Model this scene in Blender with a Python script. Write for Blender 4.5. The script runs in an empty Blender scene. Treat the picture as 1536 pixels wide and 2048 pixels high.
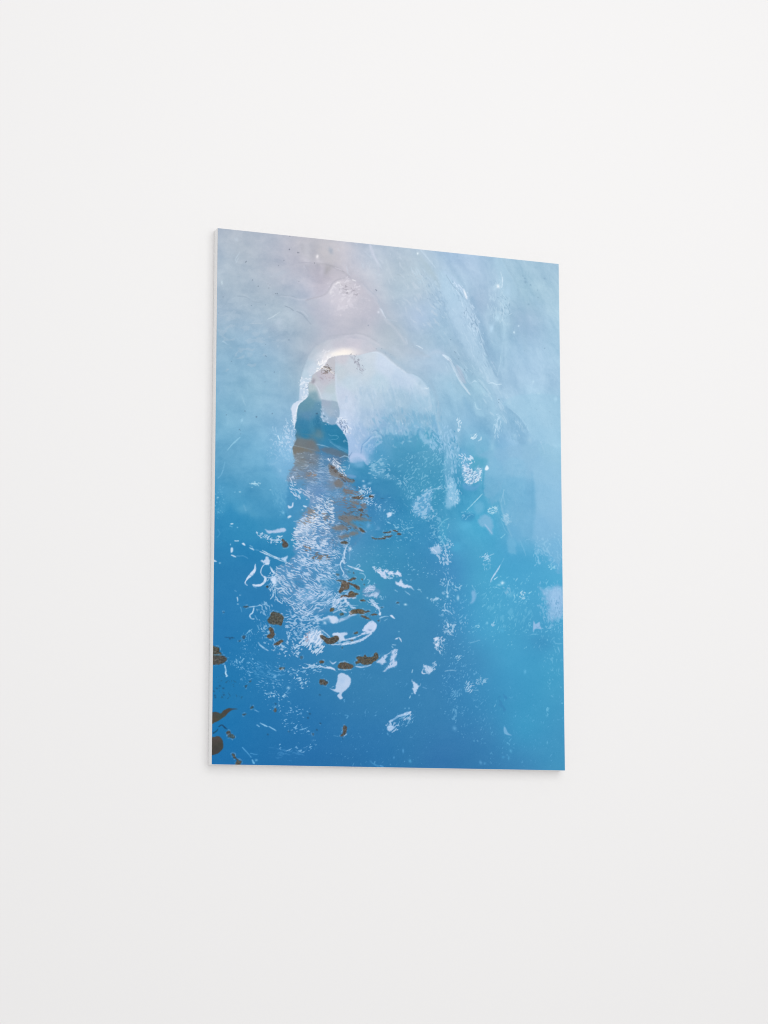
import bpy, math
import numpy as np
from mathutils import Matrix, Vector

# a photo print panel (707 x 1000 x 22 mm) on a plain white wall
PW, PH, PD = 0.707, 1.0, 0.0225
Z0 = 1.60                                    # height of the panel's lower edge above the floor
scene = bpy.context.scene

# ------------------------------------------------------------------ camera, light, exposure
cam_data = bpy.data.cameras.new('camera')
cam = bpy.data.objects.new('camera', cam_data)
scene.collection.objects.link(cam)
cam_data.sensor_fit = 'VERTICAL'
cam_data.sensor_height = 24.0
cam_data.lens = 24.0 * 4600.0 / 2048.0
cam_data.clip_start, cam_data.clip_end = 0.05, 100.0
YAW, PITCH, ROLL = 0.373587, 0.155555, -0.000269
fwd = Vector((math.sin(YAW) * math.cos(PITCH), math.cos(YAW) * math.cos(PITCH), math.sin(PITCH)))
rgt = Vector((math.cos(YAW), -math.sin(YAW), 0.0))
up = rgt.cross(fwd)
rot = Matrix((rgt, up, -fwd)).transposed()
cam.matrix_world = Matrix.Translation((-1.23418, -4.00164 - PD, Z0 - 0.19355)) @ rot.to_4x4() @ Matrix.Rotation(ROLL, 4, 'Z')
scene.camera = cam

world = bpy.data.worlds.new('World')
scene.world = world
world.use_nodes = True
bg = world.node_tree.nodes['Background']
bg.inputs['Color'].default_value = (1.0, 0.995, 0.995, 1)
bg.inputs['Strength'].default_value = 0.79

def area(name, loc, target, size, power, col=(1, 1, 1)):
    d = bpy.data.lights.new(name, 'AREA')
    d.shape, d.size, d.size_y = 'RECTANGLE', size[0], size[1]
    d.energy, d.color = power, col
    o = bpy.data.objects.new(name, d)
    scene.collection.objects.link(o)
    o.location = loc
    o.rotation_euler = (Vector(target) - Vector(loc)).to_track_quat('-Z', 'Y').to_euler()
    return o
area('soft_area_lamp', (0.75, -3.4, 3.05), (0.5, 0.0, 2.25), (3.2, 3.4), 55.0, (1.0, 0.998, 0.996))  # unseen large soft lamp, placed to grade the wall's brightness

scene.view_settings.view_transform = 'Standard'
scene.view_settings.look = 'None'
scene.view_settings.exposure = 0.0
scene.view_settings.gamma = 1.0
scene.view_settings.use_curve_mapping = False
scene.cycles.use_denoising = True
scene.cycles.filter_width = 1.1
scene.cycles.max_bounces = 6

# ------------------------------------------------------------------ wall
def mesh_object(name, verts, faces, mat, parent=None):
    me = bpy.data.meshes.new(name)
    me.from_pydata(verts, [], faces)
    me.update()
    o = bpy.data.objects.new(name, me)
    scene.collection.objects.link(o)
    me.materials.append(mat)
    o.parent = parent
    return o

def material(name, col, rough, spec=0.5):
    m = bpy.data.materials.new(name)
    m.use_nodes = True
    b = m.node_tree.nodes['Principled BSDF']
    b.inputs['Base Color'].default_value = (*col, 1)
    b.inputs['Roughness'].default_value = rough
    b.inputs['Specular IOR Level'].default_value = spec
    return m

paint = material('white_wall_paint', (0.80, 0.794, 0.792), 0.9, 0.1)
nt = paint.node_tree
tc = nt.nodes.new('ShaderNodeTexCoord')
nz = nt.nodes.new('ShaderNodeTexNoise')
nz.inputs['Scale'].default_value = 260.0
nz.inputs['Detail'].default_value = 3.0
bp = nt.nodes.new('ShaderNodeBump')
bp.inputs['Strength'].default_value = 0.05
bp.inputs['Distance'].default_value = 0.001
nt.links.new(tc.outputs['Object'], nz.inputs['Vector'])
nt.links.new(nz.outputs['Fac'], bp.inputs['Height'])
nt.links.new(bp.outputs['Normal'], nt.nodes['Principled BSDF'].inputs['Normal'])
wt = 0.12
wall = mesh_object('wall', [(x, y, z) for x in (-4.0, 5.0) for y in (0.0, wt) for z in (0.0, 5.0)],
                   [(0, 1, 5, 4), (2, 6, 7, 3), (0, 2, 3, 1), (4, 5, 7, 6), (0, 4, 6, 2), (1, 3, 7, 5)], paint)
wall['kind'] = 'structure'
wall['label'] = 'plain smooth white wall behind the blue print'
wall['category'] = 'wall'

# ------------------------------------------------------------------ the picture printed on the panel
# all positions in millimetres on the print, from its top left corner
BASE=[(4.5,7.3,'adb9c8'),(44,37,'b0bcc9'),(103.1,9.7,'b5bdcb'),(143.1,31.9,'b8bbc8'),(183.2,18.1,'bdbdc6'),(218.5,19.5,'c4c3c9'),(5,60.2,'a8b9ca'),(10.4,102.9,'a8baca'),(64.2,92.9,'adbccb'),(123.6,87.3,'b1bac9'),(173.5,82.5,'b8bccb'),(208.7,79.1,'bab7c4'),(6.1,155.9,'a2b8cc'),(64.7,150.6,'a8bccd'),(124,145.3,'acbecd'),(173.7,126.2,'b3becf'),(203.9,142.9,'bbbecc'),(213.9,117.6,'c1c1d1'),(6.7,217.8,'90b3cb'),(65.2,208.1,'98b8d0'),(124.3,193.4,'a6bbce'),(174,184.3,'aabaca'),(214.1,180.8,'b4b9c9'),(254.1,15.9,'c5c5d0'),(284.7,22.7,'bbc4d3'),(325.8,38.4,'b9c6d5'),(388,27.3,'b7c8d6'),(440.2,27.1,'aec6d9'),(471.9,12,'a9c4de'),(233.9,52.3,'c2c0ca'),(233.9,71.8,'c0bec9'),(269.5,73.3,'c6c5d0'),(305.3,99.4,'c0c3d0'),(356.8,94.6,'b4c6d5'),(408.7,89.8,'b3c7d8'),(461,84.9,'acc8df'),(244.2,124.6,'ccc9d6'),(279.8,116.5,'c4c3cf'),(305.4,143.5,'bebfce'),(356.8,143.9,'b3c2d2'),(408.6,139.3,'a9c0da'),(460.9,134.6,'a3c2d9'),(244.4,163.6,'bec0cd'),(285,164.9,'b9bcc9'),(346.5,169.3,'b0bfcb'),(418.9,177.8,'a9c2d5'),(460.7,174.3,'a0c0d7'),(493,22,'a9c3dc'),(535.4,27.9,'a8c3dc'),(578.4,8.6,'a8c7dc'),(621.4,9.4,'a2c2d7'),(697.6,7,'a6c5da'),(492.7,72,'accae0'),(535.1,88.1,'a3bdd6'),(577.8,84.1,'aac8de'),(631.6,79.2,'a0c2d6'),(696.9,73.2,'a5c6da'),(492.4,131.8,'a8c3dc'),(545.4,137.1,'a0bfd8'),(588.1,133.3,'a4c5da'),(631.3,119.5,'a3bfd8'),(696.2,133.9,'a4c7dd'),(471.1,193.2,'a1bfd5'),(513.3,189.6,'9fbfd8'),(555.7,186.1,'9dc0d9'),(619.9,180.7,'a4c6df'),(701.1,184,'a6c9e0'),(4.3,260.8,'8ab3ce'),(65.6,251.1,'92b8d1'),(124.6,241.4,'9ab9d0'),(159.3,229,'a5b9cb'),(4.8,308.1,'82b0cd'),(66.1,303.4,'8eb9d2'),(125,298.9,'94bad3'),(152.7,282.3,'9cbbd0'),(5.4,364.7,'79afcd'),(66.6,360.3,'86b7d4'),(125.4,356.1,'8cb8d6'),(145.2,349.9,'91bbd8'),(5.9,411.8,'6eaacc'),(67,407.6,'78b2d3'),(125.7,398.8,'85b8da'),(147.5,411.6,'8fbce0'),(264.8,210.5,'cac9d6'),(315.7,196.4,'bfc7d4'),(356.7,212.6,'b2c3d2'),(398.1,199.3,'adc4d9'),(418.8,232,'adc6db'),(450.1,204.8,'a8c4dc'),(492.1,216.2,'9dbdd4'),(534.2,227.6,'a0c2d9'),(608.9,221.6,'a5c6df'),(695,244.8,'a4c6df'),(460.4,253.3,'a3c6dd'),(491.7,280.4,'9bc2da'),(528.6,277.6,'9bc3da'),(576.3,283.8,'9cc0da'),(629.8,279.8,'a3c8e1'),(694.5,284.9,'a0c8e0'),(470.6,321.3,'90bcd8'),(512.5,328.1,'92bedb'),(575.9,333.4,'8ebbd7'),(629.3,329.5,'9cc5e0'),(693.9,334.9,'9bc6e0'),(460,371,'80b2d2'),(522.8,366.7,'7ab4d4'),(575.7,363,'8ab9da'),(628.9,379.1,'92bfdd'),(696.6,384.5,'97c5df'),(480.7,418.4,'62a8cc'),(533.1,407.2,'5ba6c7'),(575.4,412.3,'85bcdc'),(639.3,408.1,'8fc0de'),(696.2,424.3,'92c0de'),(9.3,458.5,'60a2c7'),(67.4,450,'69a9cd'),(126,441.5,'74b0d5'),(9.7,495.9,'4b9ac5'),(67.7,492.3,'559dc5'),(116.5,484.6,'5ea4cb'),(10.2,537.8,'3a90be'),(48.7,535.6,'4296c2'),(87.6,536.2,'4a98c3'),(126.7,540.6,'4594c0'),(10.7,589,'3287b9'),(68.6,585.9,'3188ba'),(127,578.2,'388bba'),(11.3,644.6,'2f80b4'),(69.1,641.8,'3080b4'),(158.1,534.1,'4793c2'),(156.5,586,'3a8ebb'),(285.5,450.3,'3f8db8'),(326.1,495.8,'3e85b5'),(387.4,453.5,'4595bb'),(439,426,'4e9bbf'),(449.2,488.5,'489ac0'),(366.8,541.4,'3c8ebb'),(428.3,566.9,'4291bf'),(326.2,600.9,'4291bb'),(407.6,616,'3f8cb9'),(215.5,502.3,'5a92c0'),(215.8,578.2,'5a98c6'),(216.1,644.2,'4a8fbf'),(501.2,485.4,'4ea2c9'),(469.8,526,'4a9cc4'),(511.4,543.1,'50aad0'),(553.4,533,'4ea8cf'),(532.1,580.8,'4fa5cc'),(585.4,480.4,'6eb2d3'),(628,477.9,'7ab7d9'),(695.6,473.9,'8abddd'),(616.9,532.5,'7bb5d7'),(681,533.9,'80b9dc'),(595.2,587.4,'50a5cf'),(637.6,595,'51a7d0'),(694.5,577.4,'66b0d7'),(626.6,634.5,'4fa6d0'),(474.5,632,'468fc0'),(521.3,639.4,'4da3cb'),(693.9,626.5,'54abd3'),(11.8,690.8,'2e7fb5'),(69.6,697.5,'307fb5'),(127.8,695,'3480b5'),(12.5,755.2,'2b7bb4'),(70.1,753,'2c7db4'),(119.1,834.4,'2f7db3'),(13.5,846.8,'267ab2'),(167.6,814.3,'347fb4'),(186.7,711.2,'4088bb'),(286,669.3,'4292b9'),(346.4,685.6,'428cb9'),(407.5,682.9,'418bb8'),(448.6,671.6,'4390bc'),(326.2,743.2,'3e86b6'),(407.3,749.6,'3f88b6'),(286.1,772.9,'3b84b5'),(366.6,821.9,'3c84b4'),(236.6,826,'3983b3'),(437.8,814.9,'3f86b6'),(469.1,689.8,'4290c0'),(531.6,667.9,'4ca2cb'),(594.5,674.8,'4fa6cf'),(658.5,633.1,'50a7d0'),(692.7,729.1,'4fa3cd'),(468.9,737.7,'438bbb'),(531.1,735.3,'4ba1cc'),(594.1,723.2,'4ca3cc'),(657.2,759.5,'479bc7'),(468.7,794.9,'4088b8'),(530.8,792.8,'4592c0'),(593.5,790.7,'48a0cb'),(667.6,788.2,'48a0ca'),(468.5,832.9,'3d85b8'),(530.6,831.1,'4391c0'),(593.2,829.1,'449ac7'),(691.7,826.1,'48a0c9'),(13.9,883.3,'267ab2'),(14.5,937.9,'2377b2'),(11.3,992.3,'2372af'),(71.4,900,'2878b1'),(72,973,'2674ae'),(129.5,935.3,'2a76af'),(168,879.1,'2f7ab1'),(168.7,994.1,'2a71ab'),(217.1,905.5,'3079b0'),(217.4,970.2,'2d74ad'),(266.5,876.4,'387fb1'),(326.3,874.8,'3a82b3'),(386.8,854.3,'3b83b4'),(447.9,871.4,'3d84b5'),(266.6,932.2,'327ab0'),(326.4,940.1,'337ab0'),(386.7,929.5,'387fb2'),(447.7,928.1,'3b80b3'),(266.7,989.6,'2f74ab'),(326.4,991.3,'3077ae'),(386.6,992.1,'3479ad'),(447.5,991.1,'3777ae'),(499.2,889,'3c86b8'),(551.1,868.6,'4090bf'),(613.9,866.9,'4299c5'),(691.1,874.4,'479cc6'),(498.9,936.4,'3b80b4'),(550.7,935.3,'4088b9'),(613.4,924.3,'429ac6'),(692.6,932.2,'4597c3'),(498.7,993,'377aae'),(555.5,992,'3a7fb2'),(618.1,992.9,'4189b9'),(686.6,991.7,'4595c0')]
OPS=[
('poly',[(190.7,117.8),(198.6,80.1),(195.4,51.1),(208.5,46.9),(228.8,50.8),(254.2,60.1),(276.7,68.7),(295.1,90.5),(264.5,103.2),(244.1,83.6),(227.9,92.9),(215.9,105.8),(203.8,112.7)],None,{'soft':10,'a':.35,'jag':3,'fld':[(203.6,79.6,'b6b4c1'),(233.9,62.1,'bbb9c4'),(254.2,69.9,'bfbdc8')]}),
('line',[(197.4,48),(213.6,48.4),(228.8,50.8),(242,55.4),(254.2,61.1)],[1,2,2,2,1],'9ea0a8',{'a':.55}),
('line',[(203.5,51.3),(218.7,51.8),(233.9,57.2)],[2,3,2],'d0ced6',{'a':.35,'soft':3}),
('blob',[(218.7,59.6)],5,9,30,'a3a2a4',.5),
('blob',[(215.6,39.4)],22,10,0,'cbc9cc',.4),
('blob',[(170.1,22.4)],4,7,-20,'a4a6b0',.55),
('blob',[(225.6,20.7)],4,6,-20,'98a6b8',.6),
('blob',[(176.2,28.6)],10,16,-10,'cbccd4',.55),
('blob',[(175.3,45.3)],9,4,20,'cfced9',.6),
('blob',[(198.4,35.2)],2.2,3,0,'f1eef2',.95),
('blob',[(200.5,44.8)],8,4,0,'d3d1da',.6),
('blob',[(207.6,64.6)],4,8,0,'c7c5d2',.5),
('blob',[(223.6,9.2)],30,7,6,'c8c6ce',.4),
('blob',[(155.3,57)],8,12,20,'bcbdca',.5),
('line',[(160.3,51.7),(175.3,49.2),(188.4,48.9)],[1,2,1],'a2a3b4',{'a':.4}),
('line',[(171.3,56.4),(177.4,65.6)],[2,1],'c6cad8',{'a':.6}),
('blob',[(123.5,75.6)],12,4,-20,'b6c2d0',.5),
('blob',[(100.7,79.8)],6,3,30,'bac4d2',.5),
('line',[(227.9,94.9),(218.9,105.5),(203.8,114.7),(188.7,118)],[4,4,3,1],'d4d3de',{'a':.5,'soft':4}),
('blob',[(229,101.6)],12,14,20,'d6d3df',.6),
('blob',[(242.2,119.9)],16,14,0,'d8d4de',.6),
('blob',[(256.3,89.3)],22,10,25,'c9c5ce',.6),
('foam',[(218.9,109.4),(225.9,92.1),(236,79.5),(254.3,74.8),(270.5,71.3),(280.8,78.1),(293.1,96.6),(300.2,114.6),(279.8,123.3),(254.4,118.8),(232.1,127.7)],'e6e3ee',{'d':.16,'sx':4,'sy':2.4,'ang':25,'soft':14,'a':.4}),
('foam',[(236,88.3),(254.3,80.7),(276.7,87.4),(286.9,103.1),(264.5,103.2),(244.2,97.3)],'94929c',{'d':.22,'sx':4,'sy':1.7,'ang':15,'soft':5,'a':.6}),
('line',[(236,86.3),(241.1,81.9),(246.2,87.3)],[2,3,2],'ffffff',{'a':.9}),
('line',[(270.5,74.2),(276.7,75.6)],[2,1.5],'ffffff',{'a':.8}),
('blob',[(261.4,97.6)],2,1.5,0,'ffffff',.95),
('blob',[(225.9,102.9)],2,4,10,'ffffff',.7),
('blob',[(304.3,111.3)],2,1.2,0,'e8e6f0',.7),
('foam',[(224,116.7),(264.5,109.1),(300.2,114.6),(305.4,133.7),(279.9,139),(254.4,135.4)],'dcd9e4',{'d':.22,'sx':4,'sy':2.5,'ang':10,'soft':8,'a':.6}),
('line',[(290,83.2),(303.3,94.7),(315.6,104.3),(322.8,109.6),(325.9,119.1),(332.1,126.4)],[1,2,2,2,2,1],'c8ccda',{'a':.5,'soft':3}),
('line',[(293,80.9),(307.4,93.3),(319.7,103),(325.9,113.2)],[1,2,2,1],'a5b2c2',{'a':.45,'soft':2}),
('line',[(325.9,125),(330,129.6),(334.1,137),(338.2,142.6)],[2,4,3,1],'e0e8f6',{'a':.9}),
('blob',[(322.8,132.2)],2,2,0,'e6ebf5',.9),
('line',[(341.3,145.2),(351.6,146.3),(361.9,147.3)],[2,1,1],'c8d4e2',{'a':.6}),
('line',[(336.2,145.7),(351.6,149.2),(367.1,157.7),(377.4,169.6),(382.6,184.9)],[1,1.5,1.5,1.5,2],'c2d0de',{'a':.45,'soft':2}),
('line',[(305.2,.9),(309.3,12.3),(314.5,25.6),(321.7,34.8)],[3,6,6,2],'d3d8e8',{'a':.75,'soft':3}),
('line',[(321.7,35.8),(323.8,53.4)],[4,3],'c6cbda',{'a':.5,'soft':3}),
('line',[(234.9,53.1),(242,55.4),(248.1,57.7)],[1,2,1],'e2dfea',{'a':.85}),
('line',[(248,21.4),(252.1,40.7),(256.3,69.7)],[3,5,4],'c9c7d2',{'a':.4,'soft':4}),
('blob',[(342.3,46.6)],8,14,-25,'bfccd8',.6),
('line',[(338.2,27.3),(344.4,44.4),(349.6,53.8)],[2,3,2],'c5d2de',{'a':.5,'soft':2}),
('line',[(349.6,6.3),(367.2,14.5),(382.8,22.9)],[2,4,2],'c3d0de',{'a':.35,'soft':4}),
('line',[(403.6,11.8),(417.2,23.4),(429.7,38.1),(440.2,53.1),(449.5,70.1)],[3,7,9,8,5],'aabfcb',{'a':.45,'soft':5}),
('line',[(412,2),(423.5,13.8),(433.9,24.8),(442.3,33.9)],[2,3,3,1],'c9dcec',{'a':.7,'soft':2}),
('blob',[(404.5,8.8)],1.8,1.8,0,'e8f4fa',.95),
('blob',[(427.6,40.3)],12,5,50,'b2c6d0',.3),
('line',[(400.5,29.1),(414,59.5),(429.6,82.9)],[6,8,5],'bfd2df',{'a':.4,'soft':6}),
('foam',[(387.9,42.2),(419.2,39.2),(461.1,75),(471.4,133.7),(440,116.7),(408.7,79.9)],'c2d8e8',{'d':.25,'sx':7,'sy':1.8,'ang':50,'soft':10,'a':.45}),
('foam',[(387.9,52.1),(429.7,58),(466.3,94.4),(471.3,143.6),(429.5,107.7)],'93b0c8',{'d':.14,'sx':7,'sy':1.5,'ang':50,'soft':10,'a':.5}),
('line',[(362,54.6),(370.3,55.8)],[1,1],'a0afbc',{'a':.6}),
('blob',[(365.1,29.6)],8,4,0,'aabccb',.5),
('poly',[(163.7,126.2),(191.7,117.7),(208.8,110.3),(221.9,99.4),(232,83.8),(254.2,73.8),(274.6,76.8),(291,89),(309.4,104.9),(322.8,119.4),(330,136.4),(346.5,149.7),(367.1,160.7),(389.8,190.2),(418.8,209.4),(367,213.7),(336.2,199.6),(305.4,183.6),(254.6,182.2),(214.2,195.3),(196.2,208.5),(184.2,217.2),(168,180),(153.8,147.4)],'c3c4d0',{'soft':14,'a':.4,'jag':4,'fld':[(203.9,138,'bfc3d1'),(254.4,113.9,'d0ced9'),(295.1,124.9,'c2c3cf'),(254.5,153,'c0c1cd'),(336.2,170.2,'b8c3d0'),(173.9,169.8,'adbccb'),(285,169.8,'bcbfcb')]}),
('line',[(322.8,110.6),(330,124.6),(341.3,141.3),(356.8,151.7),(372.3,164.1),(387.7,186.4),(406.4,201.6),(429.2,212.5)],[3,3,3,3,3,4,4,3],'a6b9ca',{'a':.45,'soft':4}),
('line',[(315.6,111.2),(324.9,125.1),(336.2,145.7),(352.6,158),(365,170.7),(379.5,189.1)],[4,4,4,4,4,3],'cbd2de',{'a':.45,'soft':4}),
('line',[(198.5,49.9),(213.6,50.3),(231.8,53.4),(252.2,61.3),(264.4,69.9)],[3,3,4,4,3],'a2a1ab',{'a':.3,'soft':4}),
('poly',[(450.7,41.1),(471.7,46),(487.5,67.5),(508.5,90.5),(524.2,129),(539.8,177.5),(555.5,216),(576.5,254),(560.5,260.2),(529,223.1),(497.5,181),(476.6,133.2),(461,94.9)],'bcd8ec',{'soft':8,'a':.5,'jag':5}),
('line',[(519.1,89.5),(534.8,128.1),(550.5,176.6),(568.2,224.9),(580.8,258.7)],[8,11,13,11,5],'8aaecb',{'a':.5,'soft':8}),
('line',[(578.1,43.9),(588.5,83.1),(590.4,123.1),(587.8,173.4),(589.6,223.2)],[8,13,13,10,6],'bad9ec',{'a':.45,'soft':8}),
('line',[(578.4,3.5),(591.1,27.5),(606,49.3),(620.8,80.2),(631.3,119.5),(632.9,179.6)],[3,8,10,12,12,8],'98bad2',{'a':.4,'soft':8}),
('line',[(638.6,259.2),(661.8,307.3),(682.9,355.6),(691,404.8)],[10,14,14,10],'b0d4ea',{'a':.35,'soft':10}),
('line',[(581.6,283.4),(602.7,321.5),(623.7,359.7),(634,408.5),(636.6,467.5)],[8,12,14,12,8],'80b0d0',{'a':.4,'soft':9}),
('line',[(502.2,289.4),(517.8,327.7),(528.1,366.3),(531,415.2)],[8,12,12,8],'84b4d4',{'a':.4,'soft':8}),
('line',[(560.4,285),(565.3,334.1),(559.7,383.8),(552,423.6)],[8,9,9,7],'a4cde4',{'a':.4,'soft':7}),
('line',[(470.9,262.3),(483.3,300.7),(489.4,339.6),(486.1,379)],[8,10,10,8],'a8cfe6',{'a':.4,'soft':8}),
('line',[(440.3,-2.8),(461.3,15.1),(482.3,38),(503.3,66)],[5,7,8,5],'97b5cf',{'a':.45,'soft':6}),
('foam',[(456,40.6),(492.8,52),(534.8,138),(576.5,254),(544.6,256.5),(502.8,180.6),(471.5,103.9)],'cfe3f4',{'d':.12,'sx':14,'sy':2,'ang':63,'soft':10,'a':.3}),
('foam',[(471.7,54),(513.9,80),(561,185.6),(576.6,244.1),(539.5,227.2),(492.4,141.8)],'84a5c2',{'d':.1,'sx':14,'sy':1.8,'ang':63,'soft':10,'a':.3}),
('foam',[(243.9,16.9),(325.8,8.7),(408.8,60),(450.3,155.4),(398.2,150.1),(325.9,68),(264.4,54.2)],'cdd9e6',{'d':.16,'sx':16,'sy':3,'ang':48,'soft':20,'a':.35}),
('foam',[(471.1,193.2),(576.6,244.1),(640.1,328.8),(597.2,341.7),(533.9,287),(470.9,252.4)],'c0dcee',{'d':.16,'sx':14,'sy':2.4,'ang':50,'soft':14,'a':.4}),
('poly',[(175.7,124.1),(191.7,118.7),(203.8,114.7),(213.9,109.9),(219.9,104.4),(224.9,96.1),(230.9,84.8),(241.1,78),(254.2,73.8),(268.5,75.4),(280.8,82.1),(293,91.7),(307.4,103.1),(319.7,111.8),(325.9,122.1),(317.7,135.6),(300.3,141.1),(264.6,144.2),(224.1,144),(193.8,137)],None,{'soft':3,'a':.42,'jag':1.2,'js':7,'pw':2,'fld':[(232,96.5,'d4d2db'),(254.3,82.6,'d4d0d8'),(218.9,113.3,'cdccd7'),(279.8,92,'c8c5d0'),(254.4,113.9,'d3d0da'),(300.2,111.7,'c1c1cd'),(315.6,123,'bdbfcc'),(264.6,138.4,'c3c3cf'),(214,135.2,'c2c4d1'),(188.8,125.8,'bcc2ce')]}),
('line',[(175.7,122.1),(191.7,116.8),(203.8,112.7),(213.8,107.9),(219.9,101.5),(224.9,93.2),(230.9,82.9),(241,76),(254.2,71.8)],[2,2,2,3,3,3,3,2,1],'a9a9b4',{'a':.5,'soft':2}),
('line',[(226.9,98.9),(232,88.6),(241.1,81.9),(250.2,80.1)],[1,3,3,1],'efecf3',{'a':.6,'soft':2.5,'jag':2}),
('foam',[(223.9,107),(232,86.7),(249.2,77.2),(276.7,78.5),(286.9,95.2),(269.6,118.4),(239.2,121.2)],'eceaf2',{'d':.25,'sx':5,'sy':2.6,'ang':-35,'soft':12,'a':.4}),
('foam',[(236,88.3),(254.3,81.6),(276.7,89.3),(282.8,103.5),(264.5,103.2),(246.2,97.1)],'9a97a2',{'d':.2,'sx':4,'sy':1.6,'ang':15,'soft':5,'a':.55}),
('foam',[(229,106.5),(264.5,103.2),(279.8,121.4),(254.4,143.2),(229.1,130.9)],'e2dfe8',{'d':.3,'sx':7,'sy':5,'ang':60,'soft':12,'a':.4}),
('blob',[(142.1,26.7)],.9750000000000001,.9750000000000001,0,'3c4658',.62),
('blob',[(159.1,31.3)],.8999999999999999,.8999999999999999,0,'3c4658',.62),
('blob',[(161.2,31.4)],.675,.675,0,'3c4658',.62),
('blob',[(55.5,60)],.8250000000000001,.8250000000000001,0,'3c4658',.62),
('blob',[(57,58.4)],.5249999999999999,.5249999999999999,0,'3c4658',.62),
('blob',[(69.1,93.4)],.675,.675,0,'3c4658',.62),
('blob',[(80.6,104.4)],.75,.75,0,'3c4658',.62),
('blob',[(101.8,105.8)],.6000000000000001,.6000000000000001,0,'3c4658',.62),
('blob',[(118.3,115.3)],.75,.75,0,'3c4658',.62),
('blob',[(114.8,115.2)],.6000000000000001,.6000000000000001,0,'3c4658',.62),
('blob',[(131.3,49.6)],.675,.675,0,'3c4658',.62),
('blob',[(120.4,60.4)],.6000000000000001,.6000000000000001,0,'3c4658',.62),
('blob',[(192.9,48.4)],.75,.75,0,'3c4658',.62),
('blob',[(142.9,.7)],.75,.75,0,'3c4658',.62),
('blob',[(11.7,131.5)],.6000000000000001,.6000000000000001,0,'3c4658',.62),
('blob',[(67.6,142.7)],.675,.675,0,'4f6480',.62),
('blob',[(99.8,98.2)],.44999999999999996,.44999999999999996,0,'3c4658',.62),
('blob',[(103.8,99.8)],.5249999999999999,.5249999999999999,0,'3c4658',.62),
('blob',[(95.2,139.2)],.6000000000000001,.6000000000000001,0,'4f6480',.62),
('blob',[(317.6,88.9)],.75,.75,0,'3c4658',.62),
('blob',[(319.2,90.2)],.675,.675,0,'3c4658',.62),
('blob',[(302.3,160.4)],.75,.75,0,'4f6480',.62),
('blob',[(161.5,87.5)],.5249999999999999,.5249999999999999,0,'3c4658',.62),
('blob',[(3.2,162.9)],.6000000000000001,.6000000000000001,0,'4f6480',.62),
('blob',[(96,237.1)],.75,.75,0,'4f6480',.62),
('blob',[(97.9,238.4)],.6000000000000001,.6000000000000001,0,'4f6480',.62),
('blob',[(142.2,202.5)],.75,.75,0,'4f6480',.62),
('blob',[(95.8,215.1)],.44999999999999996,.44999999999999996,0,'4f6480',.62),
('blob',[(113.9,266.7)],.675,.675,0,'4f6480',.62),
('blob',[(95.4,286.8)],.6000000000000001,.6000000000000001,0,'4f6480',.62),
('blob',[(110.6,346.2)],.675,.675,0,'4f6480',.62),
('blob',[(109.6,346.7)],.5249999999999999,.5249999999999999,0,'4f6480',.62),
('blob',[(56.7,345.4)],.8999999999999999,.8999999999999999,0,'4f6480',.62),
('blob',[(79.2,354.7)],1.2000000000000002,1.2000000000000002,0,'4f6480',.62),
('blob',[(46.3,380.7)],.75,.75,0,'4f6480',.62),
('blob',[(48.3,382.4)],.5249999999999999,.5249999999999999,0,'4f6480',.62),
('blob',[(48.8,389)],.5249999999999999,.5249999999999999,0,'4f6480',.62),
('blob',[(20.8,355.1)],.675,.675,0,'4f6480',.62),
('blob',[(29.5,253.1)],.6000000000000001,.6000000000000001,0,'4f6480',.62),
('blob',[(481.6,197.2)],.675,.675,0,'4f6480',.62),
('blob',[(483.7,199)],.6000000000000001,.6000000000000001,0,'4f6480',.62),
('blob',[(490,210.4)],.6000000000000001,.6000000000000001,0,'4f6480',.62),
('blob',[(501.5,230.2)],.675,.675,0,'4f6480',.62),
('blob',[(502.5,232.1)],.6000000000000001,.6000000000000001,0,'4f6480',.62),
('blob',[(519.4,237.7)],.5249999999999999,.5249999999999999,0,'4f6480',.62),
('blob',[(574.7,284.4)],.75,.75,0,'4f6480',.62),
('blob',[(574.1,289.9)],.44999999999999996,.44999999999999996,0,'4f6480',.62),
('blob',[(473.3,173.7)],.75,.75,0,'4f6480',.62),
('blob',[(318.8,205)],.8250000000000001,.8250000000000001,0,'4f6480',.62),
('blob',[(330,203.1)],.5249999999999999,.5249999999999999,0,'4f6480',.62),
('blob',[(337.2,210.3)],.44999999999999996,.44999999999999996,0,'4f6480',.62),
('blob',[(338.2,213.1)],.44999999999999996,.44999999999999996,0,'4f6480',.62),
('blob',[(348.5,214.2)],.44999999999999996,.44999999999999996,0,'4f6480',.62),
('blob',[(342.3,225.5)],.44999999999999996,.44999999999999996,0,'4f6480',.62),
('blob',[(628.8,32)],1.2000000000000002,.9750000000000001,20,'7f9fba',.6),
('blob',[(634.1,43.6)],2.4000000000000004,1.9500000000000002,20,'7f9fba',.6),
('blob',[(633.1,36.6)],1.6,1.3,20,'7f9fba',.6),
('blob',[(644.9,48.6)],1.6,1.3,20,'7f9fba',.6),
('blob',[(675.5,32.5)],2,1.625,20,'7f9fba',.6),
('blob',[(660,57.8)],.96,.78,20,'7f9fba',.6),
('blob',[(660.9,72.4)],1.2800000000000002,1.04,20,'7f9fba',.6),
('blob',[(640.2,88.5)],1.6,1.3,20,'7f9fba',.6),
('blob',[(674,174.2)],1.2000000000000002,.9750000000000001,20,'7f9fba',.6),
('blob',[(630.7,182.8)],.96,.78,20,'7f9fba',.6),
('blob',[(643.6,295.7)],.96,.78,20,'7f9fba',.6),
('blob',[(655.4,298.8)],.96,.78,20,'7f9fba',.6),
('blob',[(683.5,300.7)],1.2800000000000002,1.04,20,'7f9fba',.6),
('blob',[(686.5,324.5)],.96,.78,20,'7f9fba',.6),
('blob',[(666.5,374.6)],.8,.65,20,'7f9fba',.6),
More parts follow.
